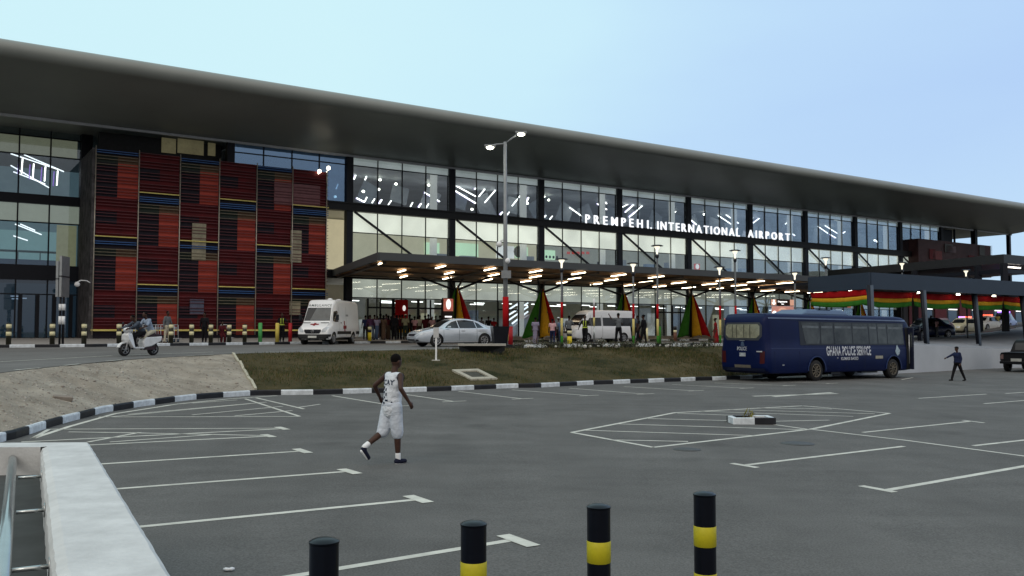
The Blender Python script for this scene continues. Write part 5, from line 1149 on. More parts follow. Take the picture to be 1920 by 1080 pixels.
# ================================================================ white minibus
fwd = Vector((-.85, -.52, 0)).normalized(); D = 62; c = AT(1124, 638, D); 
MV = place_vehicle('white_minibus', 'white minibus standing under the canopy behind the people by the kerb', 'minibus', (c.x, c.y, 1.5), math.atan2(fwd.y, fwd.x))
stt = [(-2.7, .45, 1.9, 1.1, .86, .7, .1), (-2.62, .30, 2.15, 1.1, .92, .74, .15), (-2.2, .26, 2.24, 1.1, .93, .76, .18), (0, .26, 2.26, 1.1, .93, .76, .18), (1.1, .26, 2.24, 1.1, .93, .75, .18), (1.6, .26, 2.0, 1.1, .93, .72, .16), (2.15, .26, 1.42, 1.08, .93, .74, .12), (2.35, .28, 1.15, 1.0, .92, .74, .1), (2.62, .32, .92, .84, .86, .68, .08), (2.7, .4, .75, .68, .74, .6, .06)]
wr_z[0] = .33; mbd = vbody('body', stt, [M('minibus_paint', (.55, .57, .60), .35, var=.04, coat=.3), darksteel], MV, 4, wells=(1.75, -1.45), wr=.38, wy=.85); bv = bvh_of(mbd)
for s, v in ((1, 'l'), (-1, 'r')):
    panelp(bv, rect(-2.45, .35, 1.16, 1.74), v, 'side_window', vglass, MV); panelp(bv, [(.5, 1.16), (1.85, 1.16), (1.45, 1.72), (.5, 1.74)], v, 'side_window', vglass, MV)
    for xx in (.42, -1.0, 1.35): panelp(bv, rect(xx, xx + .02, .4, 1.9), v, 'door_seam', MATS['seam'], MV, off=.007)
    panelp(bv, [(s * .55, .72), (s * .82, .74), (s * .84, .95), (s * .6, .9)], 'f', 'headlight', lampclear, MV, off=.01)
panelp(bv, [(-.74, 1.2), (.74, 1.2), (.66, 1.95), (-.66, 1.95)], 'f', 'windscreen', vglass, MV); panelp(bv, rect(-.5, .5, .66, .8), 'f', 'grille', blackp, MV, off=.01)
panelp(bv, rect(-.7, .7, 1.2, 1.8), 'b', 'rear_window', vglass, MV)
for x in (1.75, -1.45):
    for s in (-1, 1): wheel(MV, x, s * .80, .33, .21, rimm, s, 7)
# ================================================================ police bus
hd = Vector((math.sin(R(57)), math.cos(R(57)), 0)); rightv = Vector((hd.y, -hd.x, 0))
rc = Vector((11.45, 39.6, 0)); bc = rc - rightv * 1.25 * 1.15          # middle of the rear face
zb = lotz(bc.x + 4, 0) + .02; BL = 11.2
PB = place_vehicle('police_bus', 'dark blue police bus with white lettering parked across the end of the lot', 'bus', (bc.x, bc.y, zb), math.atan2(hd.y, hd.x))
PB.scale = (1, 1.15, 1.055)
PB.rotation_euler = (0, R(.42), math.atan2(hd.y, hd.x))
blue = M('bus_blue', (.002, .007, .046), .42, var=.14, scale=.8, spec=.14); wr_z[0] = .47
H_ = 2.98
stt = [(0.0, .75, H_ - .55, 1.35, 1.02, .86, .15), (.06, .52, H_ - .28, 1.4, 1.18, 1.02, .18), (.22, .42, H_ - .08, 1.45, 1.24, 1.10, .2), (.6, .36, H_, 1.45, 1.25, 1.13, .2), (3.0, .36, H_, 1.45, 1.25, 1.13, .2), (8.6, .36, H_, 1.45, 1.25, 1.13, .2), (10.2, .36, H_ - .02, 1.45, 1.25, 1.13, .2), (10.75, .38, H_ - .12, 1.42, 1.24, 1.11, .22), (11.08, .42, H_ - .42, 1.35, 1.2, 1.06, .2), (11.2, .5, 2.2, 1.25, 1.1, 1.0, .12)]
bb = vbody('body', stt, [blue, blackp], PB, 4, wells=(3.43, 9.41), wr=.60, wy=1.22); bv = bvh_of(bb)
wg = M('bus_glass', (.018, .022, .028), .15, var=.45, scale=1.1, spec=.35, col2=(.06, .07, .075))
mullb = blackp
ws_ = [(2.45, 3.75), (3.82, 4.75), (4.82, 6.15), (6.22, 7.45), (7.52, 8.15), (8.22, 8.95), (9.02, 10.35)]
for v in ('r', 'l'):
    panelp(bv, rect(2.30, 10.42, 1.60, 2.66), v, 'window_band', M('band_dark', (.010, .012, .02), .3, spec=.3), PB, off=.006, step=.3)
    for k, (a, b_) in enumerate(ws_):
        w_ = panelp(bv, [(a, 1.66), (b_, 1.66), (b_, 2.60), (a, 2.60)] if k != 0 else [(a + .25, 1.66), (b_ - .1, 1.66), (b_, 1.9), (b_, 2.60), (a, 2.60)], v, 'window', wg, PB, off=.012, step=.3)
        y = -1.27 if v == 'r' else 1.27
        mb = MB(); mb.box(a, b_, y - .01, y + .01, 2.30, 2.33); mb.box((a + b_) / 2 - .015, (a + b_) / 2 + .015, y * .985 - .01, y * .985 + .01, 1.68, 2.30); mb.build('window_rail', darksteel, w_) if 0 else None
        if v == 'r':
            panelp(bv, rect(a + .06, b_ - .06, 2.36, 2.46), v, 'curtain', M('curtain_tint', (.10, .12, .14), .6, var=.3, scale=2), w_, off=.018, step=.3)
    panelp(bv, rect(.25, 10.9, 2.74, 2.80), v, 'roof_gutter', M('gutter', (.10, .14, .24), .5), PB, off=.02, step=.4)
    panelp(bv, rect(.3, 10.6, 1.44, 1.47), v, 'waist_line', M('waist', (.010, .02, .08), .4), PB, off=.01, step=.4)
    for a, b_, c0_, c1_ in ((.5, 2.2, .55, 1.35), (4.3, 5.6, .5, 1.2), (5.7, 7.0, .5, 1.2), (7.1, 8.5, .5, 1.2)):
        for rr_ in (rect(a, a + .02, c0_, c1_), rect(b_, b_ + .02, c0_, c1_)): panelp(bv, rr_, v, 'hatch_seam', M('hatch', (.003, .006, .03), .6), PB, off=.006, step=.4)
    panelp(bv, rect(1.0, 1.14, .72, .77), v, 'side_marker', rimm, PB, off=.012); panelp(bv, rect(4.9, 5.0, 1.0, 1.04), v, 'side_marker', rimm, PB, off=.012)
    for cx in (3.43, 9.41):       # arch trims
        pts = [(cx + .66 * math.cos(R(a)), .47 + .66 * math.sin(R(a))) for a in range(0, 181, 15)] + [(cx + .61 * math.cos(R(a)), .47 + .61 * math.sin(R(a))) for a in range(180, -1, -15)]
        mb = MB(); y = (-1.262 if v == 'r' else 1.262); mb.prism(pts, y - .012, y + .012, 'y'); mb.build('arch_trim', M('arch', (.015, .03, .10), .4), PB)
panelp(bv, rect(7.9, 8.5, .96, 1.10), 'r', 'filler_flap', M('flap', (.28, .27, .22), .4, var=.3), PB, off=.014)
# lettering on the near side
letterw = M('bus_letter', (.80, .84, .90), .5, var=.12, scale=8)
xa = 10.0
def bus_text(body, x0, x1, z0, z1, view='r', y=None, nm='lettering', mat=letterw):
    me = textmesh(body, 1.0, .004, spx=1.06, align='LEFT', fat=.028); xs = [v.co.x for v in me.vertices]; ys = [v.co.y for v in me.vertices]; a, b_ = min(xs), max(xs); c, d_ = min(ys), max(ys)
    for v in me.vertices:
        u = (v.co.x - a) / (b_ - a); w = (v.co.y - c) / (d_ - c)
        if view == 'r': P_ = Vector((x0 + u * (x1 - x0), -20, z0 + w * (z1 - z0))); D__ = Vector((0, 1, 0))
        else: P_ = Vector((-20, x0 + u * (x1 - x0), z0 + w * (z1 - z0))); D__ = Vector((1, 0, 0))
        h_, n_, _, _ = bv.ray_cast(P_, D__)
        if h_: v.co = h_ - D__ * .016
    me.materials.clear(); me.materials.append(mat); link(bpy.data.objects.new(nm, me), PB)
def along(px):      # distance from the rear corner to a picture column on the near side
    k = (px - 960) / FPX; return (k * rc.y - rc.x) / (hd.x - k * hd.y)
bus_text('GHANA POLICE SERVICE', along(1548), along(1631), 1.24 - .0, 1.60 - .05) if 0 else None
bus_text('GHANA POLICE SERVICE', along(1548), along(1631), 1.12, 1.56); bus_text('KUMASI BASED', along(1575), along(1607), .92, 1.06)
bx = along(1681)
panelp(bv, [(bx - .16, 1.2), (bx, 1.08), (bx + .16, 1.2), (bx + .2, 1.34), (bx + .12, 1.42), (bx + .06, 1.55), (bx, 1.62), (bx - .06, 1.55), (bx - .12, 1.42), (bx - .2, 1.34)], 'r', 'crest', M('crest', (.28, .36, .42), .5, var=.35, scale=18), PB, off=.014)
# rear face
pan = panelp(bv, [(-.98, 1.98), (-.82, 1.80), (.82, 1.80), (.98, 1.98), (.98, 2.44), (.85, 2.58), (-.85, 2.58), (-.98, 2.44)], 'b', 'window_surround', M('surround', (.035, .04, .05), .4), PB, off=.01)
rw = panelp(bv, [(-.88, 2.04), (-.72, 1.90), (.72, 1.90), (.88, 2.04), (.88, 2.42), (.78, 2.50), (-.78, 2.50), (-.88, 2.42)], 'b', 'rear_window', M('rear_glass', (.20, .20, .14), .15, var=.35, scale=4, spec=.7), PB, off=.022, step=.12)
for y in (-.42, -.1, .28, .5): panelp(bv, rect(y, y + .05, 1.92, 2.48), 'b', 'curtain_fold', M('fold', (.07, .07, .05), .7), rw, off=.026)
bus_text('POLICE', -.30, .20, 1.38, 1.52, 'b') if 0 else None
def rear_text(body, y0, y1, z0, z1, mat=letterw):
    me = textmesh(body, 1.0, .004, align='LEFT'); xs = [v.co.x for v in me.vertices]; ys = [v.co.y for v in me.vertices]; a, b_ = min(xs), max(xs); c, d_ = min(ys), max(ys)
    for v in me.vertices:
        u = (v.co.x - a) / (b_ - a); w = (v.co.y - c) / (d_ - c); h_, n_, _, _ = bv.ray_cast(Vector((-20, y0 + u * (y1 - y0), z0 + w * (z1 - z0))), Vector((1, 0, 0)))
        if h_: v.co = h_ - Vector((.016, 0, 0))
    me.materials.clear(); me.materials.append(mat); link(bpy.data.objects.new('lettering', me), PB)
rear_text('POLICE', .28, -.22, 1.36, 1.52)
panelp(bv, [(.36, 1.60), (.1, 1.55), (.09, 1.62), (.06, 1.72), (0, 1.76), (-.06, 1.72), (-.09, 1.62), (-.1, 1.55), (-.36, 1.60), (0, 1.53)], 'b', 'crest', M('crest_dim', (.05, .08, .14), .5, var=.3), PB, off=.014, step=.05)
panelp(bv, rect(-.13, .15, 1.78, 1.80), 'b', 'brake_lamp', rimm, PB, off=.03, step=.05)
panelp(bv, rect(-.16, .16, 1.10, 1.26), 'b', 'square_plate', M('sq_plate', (.30, .33, .36), .4, var=.3, scale=7), PB, off=.02, step=.08)
panelp(bv, rect(-.42, .42, .60, .74), 'b', 'number_plate', M('rear_plate', (.12, .11, .09), .5), PB, off=.03, step=.1); rear_text('GP 2481', .36, -.36, .62, .72, M('rear_plate_letters', (.25, .24, .2), .5)) if 0 else None
for s in (-1, 1): panelp(bv, [(s * .88, .80), (s * 1.10, .82), (s * 1.12, 1.34), (s * .90, 1.32)], 'b', 'tail_light', M('tail_dim', (.045, .004, .006), .3), PB, off=.014, step=.08)
panelp(bv, rect(-1.02, -.74, 1.30, 1.35), 'b', 'rear_handle', M('handle_pale', (.35, .36, .38), .4), PB, off=.05, step=.1)
panelp(bv, rect(-1.1, 1.1, .50, .62), 'b', 'bumper', M('bumper_blue', (.004, .008, .03), .4), PB, off=.05, step=.15)
# roof unit
mb = MB()
for x0, x1, h in ((3.0, 6.6, .24),):
    pr = [(x0, -.9), (x1, -.9), (x1, .9), (x0, .9)]; mb.add([(x0, -.85, H_), (x1, -.85, H_), (x1, .85, H_), (x0, .85, H_), (x0 + .6, -.7, H_ + h), (x1 - .35, -.7, H_ + h), (x1 - .35, .7, H_ + h), (x0 + .6, .7, H_ + h)], [(0, 1, 5, 4), (1, 2, 6, 5), (2, 3, 7, 6), (3, 0, 4, 7), (4, 5, 6, 7), (3, 2, 1, 0)])
mb.build('roof_unit', M('roof_unit', (.07, .11, .19), .4, var=.08), PB, bevel=.06)
mb = MB(); mb.box(4.3, 5.3, -.72, -.2, H_ + .235, H_ + .262); mb.build('unit_grille', darksteel, PB)
# open front door and doorway
dx0 = along(1697); panelp(bv, [(dx0 + .02, .42), (10.98, .42), (10.98, 2.45), (dx0 + .02, 2.45)], 'r', 'doorway', M('doorway', (.006, .007, .009), .7), PB, off=.02, step=.1)
mb = MB(); mb.box(10.80, 10.88, -1.42, -1.05, .42, 2.45); dd_ = mb.build('door', M('door_dark', (.010, .013, .03), .35), PB, bevel=.02); mb = MB(); mb.box(10.785, 10.798, -1.38, -1.28, 1.5, 2.2); mb.build('door_glass', vglass2, dd_)
mb = MB(); mb.cyl((dx0 + .2, -1.29, .7), (dx0 + .2, -1.29, 2.1), .02, n=8); mb.build('grab_rail', rimm, PB); mb = MB(); mb.tube([(11.0, -1.2, 2.6), (11.35, -1.45, 2.5), (11.35, -1.45, 2.1)], .025); mb.box(11.3, 11.4, -1.55, -1.35, 1.8, 2.2); mb.build('mirror', blackp, PB)
panelp(bv, [(-1.05, 1.3), (1.05, 1.3), (.98, 2.5), (-.98, 2.5)], 'f', 'windscreen', vglass, PB)
mb = MB(); mb.box(1.8, 11.0, -.95, .95, .40, .7); mb.box(4.6, 5.3, -1.15, -.95, .28, .5); mb.box(7.0, 8.3, -1.1, -.9, .30, .52); mb.build('underbody', blackp, PB)
rust = M('bus_rim', (.14, .125, .10), .5, metal=.2, var=.35, scale=12)
for x in (3.43, 9.41):
    for s in (-1, 1): wheel(PB, x, s * 1.08, .47, .28, rust, s, 9)
# ================================================================ black pickup at the right edge
D = 51.5; p = L(1905, 698); yawp = Vector((math.sin(R(46)), math.cos(R(46)), 0))
def pickup():
    g = place_vehicle('pickup_truck', 'black double cab pickup seen from behind at the right edge of the lot', 'pickup', (p.x + .1, p.y, p.z), math.atan2(yawp.y, yawp.x)); bl_ = M('pickup_black', (.006, .007, .009), .4, var=.1, spec=.15)
    stt = [(0, .6, 1.0, .95, .84, .80, .04), (.05, .50, 1.08, 1.0, .90, .86, .04), (1.5, .48, 1.10, 1.0, .92, .88, .04), (1.62, .46, 1.12, 1.0, .92, .86, .05), (1.85, .45, 1.70, 1.05, .92, .70, .1), (2.4, .45, 1.80, 1.05, .92, .68, .12), (3.4, .45, 1.78, 1.05, .92, .68, .12), (4.0, .45, 1.25, 1.05, .92, .74, .1), (4.9, .46, 1.10, 1.0, .90, .76, .1), (5.2, .5, .9, .85, .8, .66, .06)]
    wr_z[0] = .40; b_ = vbody('body', stt, [bl_, darksteel], g, 4, wells=(.95, 4.2), wr=.48, wy=.85); v_ = bvh_of(b_)
    for v in 'lr':
        panelp(v_, [(1.95, 1.15), (3.75, 1.15), (3.3, 1.62), (2.0, 1.62)], v, 'side_window', vglass, g)
    panelp(v_, rect(-.6, .6, 1.2, 1.6), 'b', 'rear_window', vglass, g)
    for s in (-1, 1): panelp(v_, [(s * .72, .72), (s * .87, .72), (s * .87, .98), (s * .72, .98)], 'b', 'tail_light', M('pk_tail', (.12, .08, .08), .3), g, off=.012)
    mb = MB(); mb.box(-.18, .0, -.88, .88, .46, .60); mb.build('bumper', bl_, g, bevel=.02); mb = MB(); mb.box(-.20, -.185, -.28, .28, .60, .76); mb.build('number_plate', M('pk_plate', (.30, .31, .30), .5), g)
    for x in (.95, 4.2):
        for s in (-1, 1): wheel(g, x, s * .80, .40, .26, M('pk_rim', (.22, .22, .22), .5), s, 6)
    mb = MB(); mb.box(.2, 4.9, -.6, .6, .42, .6); mb.build('underbody', blackp, g)
pickup()
for o in COL.objects:
    if o.name == 'pickup_truck': o.scale = (1.1, 1.06, 1.1)
# ================================================================ vehicles on the ramp road at the right
def far_car(px, ybot, D, yaw, label, paint, kind='car', beacon=None, hgt=1.0, name='parked_car'):
    b = AT(px, ybot, D); g = place_vehicle(name, label, kind, b, yaw, None)
    stt = [(-2.2, .4, .8, .7, .7, .55, .08), (-2.1, .25, 1.0, .85, .85, .66, .08), (-1.4, .2, 1.15 * hgt, .9, .9, .6, .1), (-.8, .2, 1.48 * hgt, .92, .9, .58, .12), (.4, .2, 1.46 * hgt, .92, .9, .58, .12), (1.1, .2, 1.02, .9, .9, .68, .08), (2.0, .25, .82, .74, .84, .68, .08), (2.25, .35, .6, .55, .6, .5, .05)]
    wr_z[0] = .33; b_ = vbody('body', stt, [paint, darksteel], g, 3, wells=(1.35, -1.35), wr=.38, wy=.85); v_ = bvh_of(b_)
    for s, v in ((1, 'l'), (-1, 'r')):
        panelp(v_, [(-1.2, .97), (.85, .97), (.4, 1.33 * hgt), (-.8, 1.35 * hgt)], v, 'side_window', vglass, g, step=.15)
        panelp(v_, rect(s * .45, s * .75, .55, .68) if s > 0 else rect(-.75, -.45, .55, .68), 'f', 'headlight', lampclear, g, off=.01)
        panelp(v_, rect(.45, .75, .7, .85) if s > 0 else rect(-.75, -.45, .7, .85), 'b', 'tail_light', tinyred, g, off=.01)
    panelp(v_, [(-.55, 1.0), (.55, 1.0), (.5, 1.36 * hgt), (-.5, 1.36 * hgt)], 'f', 'windscreen', vglass, g); panelp(v_, [(-.55, 1.05), (.55, 1.05), (.5, 1.38 * hgt), (-.5, 1.38 * hgt)], 'b', 'rear_window', vglass, g)
    for x in (1.35, -1.35):
        for s in (-1, 1): wheel(g, x, s * .80, .33, .2, rimm, s, 5)
    if beacon:
        mb = MB(); mb.box(-.35, -.1, -.55, 0, 1.47 * hgt, 1.62 * hgt); mb.build('beacon', beacon[0], g); mb = MB(); mb.box(-.35, -.1, .01, .55, 1.47 * hgt, 1.62 * hgt); mb.build('beacon', beacon[1], g)
    return g
pur = emit('beacon_purple', (.35, .12, 1), 3.5); redb = emit('beacon_red', (1, .06, .02), 4)
far_car(1738, 634, 72, R(200), 'dark blue vehicle just behind the bus front on the ramp road', M('far_blue', (.01, .02, .07), .3, coat=.3), hgt=1.1)
far_car(1765, 629, 77, R(250), 'dusty mauve saloon beside the walkway post on the ramp road', M('far_mauve', (.22, .13, .15), .4))
far_car(1808, 626, 82, R(215), 'cream police car with purple and red beacons between two walkway posts', M('far_cream', (.45, .42, .30), .4), beacon=(pur, redb), name='police_car')
far_car(1848, 621, 86, R(215), 'pale car with white roof partly behind a walkway post', M('far_white', (.6, .6, .58), .4), beacon=(redb, redb), name='police_car')
far_car(1882, 618, 90, R(230), 'white and blue police car with purple flashing beacons at the far right of the ramp', M('far_pb', (.35, .42, .7), .4), beacon=(pur, pur), hgt=1.15, name='police_car')
# ================================================================ scooter
p = (RD(235, 668.5) + RD(285, 665.5)) / 2; fw = Vector((-.50, -.866, 0)).normalized()
p.z = roadz(p.x, p.y)
SCT = place_vehicle('motor_scooter', 'white motor scooter carrying two riders along the upper road', 'scooter', p, math.atan2(fw.y, fw.x))
scw = M('scooter_white', (.62, .64, .66), .3, var=.1, coat=.3); scd = M('scooter_dark', (.03, .015, .02), .5)
for x, nm in ((.64, 'front'), (-.62, 'rear')):
    wheel(SCT, x, 0, .235, .11, M('scooter_rim', (.2, .21, .22), .4, metal=.4), 1, 5)
mb = MB()
mb.add([(.50, -.05, .95), (.50, .05, .95), (.64, .19, .80), (.64, -.19, .80), (.60, .25, .62), (.60, -.25, .62), (.40, .24, .30), (.40, -.24, .30), (.30, .20, .30), (.30, -.20, .30), (.40, .15, .8), (.40, -.15, .8), (.42, .04, .97), (.42, -.04, .97)],
       [(0, 1, 2, 3), (3, 2, 4, 5), (5, 4, 6, 7), (7, 6, 8, 9), (9, 8, 10, 11), (11, 10, 12, 13), (13, 12, 1, 0), (1, 12, 10, 2), (2, 10, 8, 6), (2, 6, 4), (0, 3, 11, 13), (3, 7, 9, 11), (3, 5, 7)]); mb.build('front_shield', scw, SCT, bevel=.02)
mb = MB(); mb.sphere((.50, 0, .98), .17, (1.05, 1.15, .62), n=18); mb.build('handlebar_cover', scw, SCT)
mb = MB(); mb.sphere((.64, 0, .97), .07, (.6, 1.5, .8)); mb.build('headlight', lampclear, SCT)
mb = MB(); mb.tube([(.44, -.34, 1.04), (.5, 0, 1.0), (.44, .34, 1.04)], .018); mb.tube([(.48, .2, 1.02), (.5, .3, 1.2)], .008); mb.tube([(.48, -.2, 1.02), (.5, -.3, 1.2)], .008); mb.sphere((.5, .3, 1.23), .06, (.4, 1, .8)); mb.sphere((.5, -.3, 1.23), .06, (.4, 1, .8)); mb.build('handlebar', blackp, SCT)
mb = MB(); mb.prism([(.86 * math.cos(R(a)) * .35 + .64, .235 + .30 * math.sin(R(a))) for a in range(20, 171, 15)] + [(.80 * math.cos(R(a)) * .33 + .64, .235 + .265 * math.sin(R(a))) for a in range(170, 19, -15)], -.07, .07, 'y'); mb.cyl((.62, .06, .24), (.48, .04, .8), .022, n=8); mb.cyl((.62, -.06, .24), (.48, -.04, .8), .022, n=8); mb.build('front_mudguard', scw, SCT)
mb = MB(); mb.box(-.12, .36, -.16, .16, .27, .33); mb.build('footboard', scw, SCT, bevel=.02)
mb = MB(); mb.prism([(-.10, .30), (-.45, .36), (-.88, .55), (-.92, .74), (-.15, .70), (-.04, .5)], -.17, .17, 'y'); mb.build('rear_body', scw, SCT, bevel=.04)
mb = MB(); mb.prism([(-.92, .74), (-.95, .80), (-.5, .86), (-.05, .80), (-.02, .72), (-.15, .70)], -.15, .15, 'y'); mb.build('seat', scd, SCT, bevel=.03)
mb = MB(); mb.box(-.62, -.15, .06, .14, .22, .36); mb.cyl((-.2, -.15, .28), (-.75, -.17, .36), .04, n=10); mb.cyl((-.62, .13, .24), (-.75, .1, .62), .02, n=8); mb.build('engine', scd, SCT); mb = MB(); mb.box(-.97, -.9, -.09, .09, .6, .68); mb.build('tail_light', tinyred, SCT)
# ================================================================ people
skin = M('skin_dark', (.045, .020, .013), .55, var=.15, scale=9); skin2 = M('skin_brown', (.075, .036, .022), .55, var=.15, scale=9)
hairm = M('hair', (.005, .004, .004), .95, var=.2, spec=.1)
def cm_(name, c, v=.16): return M('cloth_' + name, c, .85, var=v, scale=9)
CL = dict(white=(.60, .63, .66), black=(.008, .008, .010), navy=(.012, .018, .05), grey=(.11, .12, .13), khaki=(.22, .21, .13), dgreen=(.02, .028, .02), denim=(.05, .075, .13), red=(.20, .008, .012), dred=(.06, .008, .012), pink=(.50, .30, .32), lav=(.19, .17, .24), slate=(.06, .075, .10), brown=(.07, .045, .03), lblue=(.24, .30, .40), blue=(.08, .13, .22), yellow=(.35, .32, .10), darkshoe=(.012, .014, .03), cream=(.45, .42, .33), purple=(.05, .02, .05))
def blob(name, prims, voxel, mat, parent, smooth=3, M4=None):
    """one continuous surface grown from overlapping rounded limbs"""
    b = bmesh.new()
    for pr in prims:
        if pr[0] == 'c':
            _, a, c, ra, rb = pr; a = Vector(a); c = Vector(c); d = c - a
            if d.length < 1e-4: d = Vector((0, 0, 1e-3))
            q = d.to_track_quat('Z', 'X').to_matrix().to_4x4(); q.translation = (a + c) / 2
            bmesh.ops.create_cone(b, cap_ends=True, segments=14, radius1=ra, radius2=rb, depth=d.length, matrix=q)
            for p_, r_ in ((a, ra), (c, rb)): bmesh.ops.create_icosphere(b, subdivisions=2, radius=r_, matrix=Matrix.Translation(p_))
        else:
            _, c, rad, rot = pr; bmesh.ops.create_icosphere(b, subdivisions=3, radius=1, matrix=Matrix.Translation(c) @ (rot or Matrix.Identity(4)) @ Matrix.Diagonal((*rad, 1)))
    me = bpy.data.meshes.new(name); b.to_mesh(me); b.free(); o = bpy.data.objects.new(name, me); COL.objects.link(o)
    m_ = o.modifiers.new('r', 'REMESH'); m_.mode = 'VOXEL'; m_.voxel_size = voxel; m_.use_smooth_shade = True
    s_ = o.modifiers.new('s', 'SMOOTH'); s_.iterations = smooth; s_.factor = .5
    apply_mods(o); o.data.materials.clear(); o.data.materials.append(mat); o.parent = parent
    for p_ in o.data.polygons: p_.use_smooth = True
    return o
def rotx(v, a): c, s = math.cos(a), math.sin(a); return Vector((v.x, v.y * c - v.z * s, v.y * s + v.z * c))
NP = [0]
def person(label, P, face, h=1.72, top='white', bottom='black', legs=((12, 0), (-12, 8)), arms=((10, 12, 15), (-10, 12, 15)), lean=0, bend=0, skirt=None, sleeve=.55, trou=1.0, hat=None, hair='short', shoes='darkshoe', sk=None, vox=.016, turn=0, build=1.0, ground=True, group=None, headpitch=0, vest=False, seat=None, extras=None, fingers=False, socks=None, hem=False):
    """face: world heading vector the person faces. legs: (hip forward deg, knee bend deg) for left, right; arms: (forward, out, elbow)"""
    s = h / 1.75; yaw = math.atan2(face[1], face[0]) - R(90)
    g = thing('person', label, 'person', P, yaw, group); sk = sk or skin; NP[0] += 1
    ln = R(lean); up = lambda v: rotx(v, -ln)          # lean forward about the hips (local +y is forward)
    hip = Vector((0, 0, .93)); J = {}
    for sd, (ha, kb) in zip((-1, 1), legs):
        hp = hip + Vector((sd * .09, 0, -.02)); a = R(ha); kn = hp + Vector((sd * .015, math.sin(a), -math.cos(a))) * .43; b_ = a - R(kb); an = kn + Vector((sd * -.01, math.sin(b_), -math.cos(b_))) * .42
        J[sd] = [hp, kn, an, b_]
    low = min(J[-1][2].z, J[1][2].z); dz = (.085 - low) if ground else ((seat or 0) / s - hip.z + .0)
    sh = lambda v: (v + Vector((0, 0, dz))) * s
    ch = hip + up(Vector((0, 0, .50))); nk = hip + up(Vector((0, .01, .565))); hd_ = nk + rotx(Vector((0, .02, .14)), -ln * .4 - R(headpitch))
    A = {}
    for sd, (f, o_, e) in zip((-1, 1), arms):
        so_ = hip + up(Vector((sd * .175, 0, .475))); d = Vector((sd * math.sin(R(o_)), 0, -math.cos(R(o_)))); d = rotx(d, R(f)); el = so_ + d * .28; d2 = Vector((sd * math.sin(R(o_)) * .3, 0, -math.cos(R(o_) * .5))); d2 = rotx(d2, R(f + e)).normalized(); wr = el + d2 * .25; A[sd] = [so_, el, wr, d2]
    B_ = build; P_ = []
    S3 = lambda r_: r_ * s
    for sd in (-1, 1):
        hp, kn, an, b_ = J[sd]; P_ += [('c', sh(hp), sh(kn), S3(.082), S3(.055)), ('c', sh(kn), sh(kn.lerp(an, .35)), S3(.054), S3(.054)), ('c', sh(kn.lerp(an, .35)), sh(an), S3(.054), S3(.036))]
        fd = Vector((0, math.cos(min(0, b_) * .9), math.sin(min(0, b_) * .9))); hl = an + Vector((0, -.02, -.045)); P_ += [('c', sh(hl), sh(hl + fd * .15 + Vector((0, 0, -.005))), S3(.036), S3(.03))]
        J[sd].append((hl, fd))
        so_, el, wr, d2 = A[sd]; P_ += [('c', sh(so_), sh(el), S3(.05), S3(.038)), ('c', sh(el), sh(el.lerp(wr, .3)), S3(.038), S3(.038)), ('c', sh(el.lerp(wr, .3)), sh(wr), S3(.038), S3(.026))]
        pm = wr + d2 * .07; side = Vector((0, -d2.z, d2.y)).normalized() if abs(d2.x) < .9 else Vector((0, 1, 0)); inn = Vector((-sd, 0, 0))
        P_ += [('c', sh(wr), sh(pm), S3(.026), S3(.032))]
        for k in range(4):
            f0 = pm + side * (.03 - .02 * k) * .9 + d2 * .01; ln_ = (.062, .074, .070, .052)[k]; f1 = f0 + d2 * ln_ * .55 + inn * .008; f2 = f1 + (d2 * .6 + inn * .7).normalized() * ln_ * .5
            P_ += [('c', sh(f0), sh(f1), S3(.0105), S3(.0095)), ('c', sh(f1), sh(f2), S3(.0095), S3(.0085))]
        t0 = wr + d2 * .03 + side * .02; P_ += [('c', sh(t0), sh(t0 + (side * .8 + d2 + inn * .4).normalized() * .055), S3(.0125), S3(.010))]
    rot = Matrix.Rotation(-ln, 4, 'X')
    P_ += [('e', sh(hip + Vector((0, -.01, .0))), (.145 * s * B_, .11 * s * B_, .12 * s), rot), ('e', sh(hip + up(Vector((0, 0, .16)))), (.125 * s * B_, .095 * s * B_, .16 * s), rot), ('e', sh(hip + up(Vector((0, .005, .34)))), (.155 * s * B_, .10 * s * B_, .19 * s), rot), ('c', sh(hip + up(Vector((-.14, 0, .47)))), sh(hip + up(Vector((.14, 0, .47)))), S3(.055), S3(.055)), ('c', sh(ch + up(Vector((0, 0, -.02)))), sh(hd_ - Vector((0, .01, .05))), S3(.055), S3(.05))]
    hr = Matrix.Rotation(-R(headpitch), 4, 'X') @ Matrix.Rotation(R(turn), 4, 'Z'); hv = lambda x, y, z: sh(hd_) + (hr @ Vector((x, y, z))) * s
    P_ += [('e', hv(0, 0, .01), (.074 * s, .094 * s, .108 * s), hr), ('e', hv(0, .02, -.06), (.055 * s, .068 * s, .06 * s), hr), ('c', hv(0, .09, .0), hv(0, .105, -.022), S3(.011), S3(.016)), ('c', hv(-.022, .083, -.055), hv(.022, .083, -.055), S3(.012), S3(.012)), ('e', hv(-.076, -.005, -.01), (.012 * s, .02 * s, .032 * s), hr), ('e', hv(.076, -.005, -.01), (.012 * s, .02 * s, .032 * s), hr)]
    body = blob('body', P_, vox, sk, g, 2)
    if vox < .013:
        mb = MB()
        for x in (-.03, .03): mb.sphere(tuple(hv(x, .080, .015)), .009 * s, (1.3, .6, .7))
        mb.build('eyes', M('eye_white', (.25, .22, .2), .5), g)
    # clothes
    infl = .016
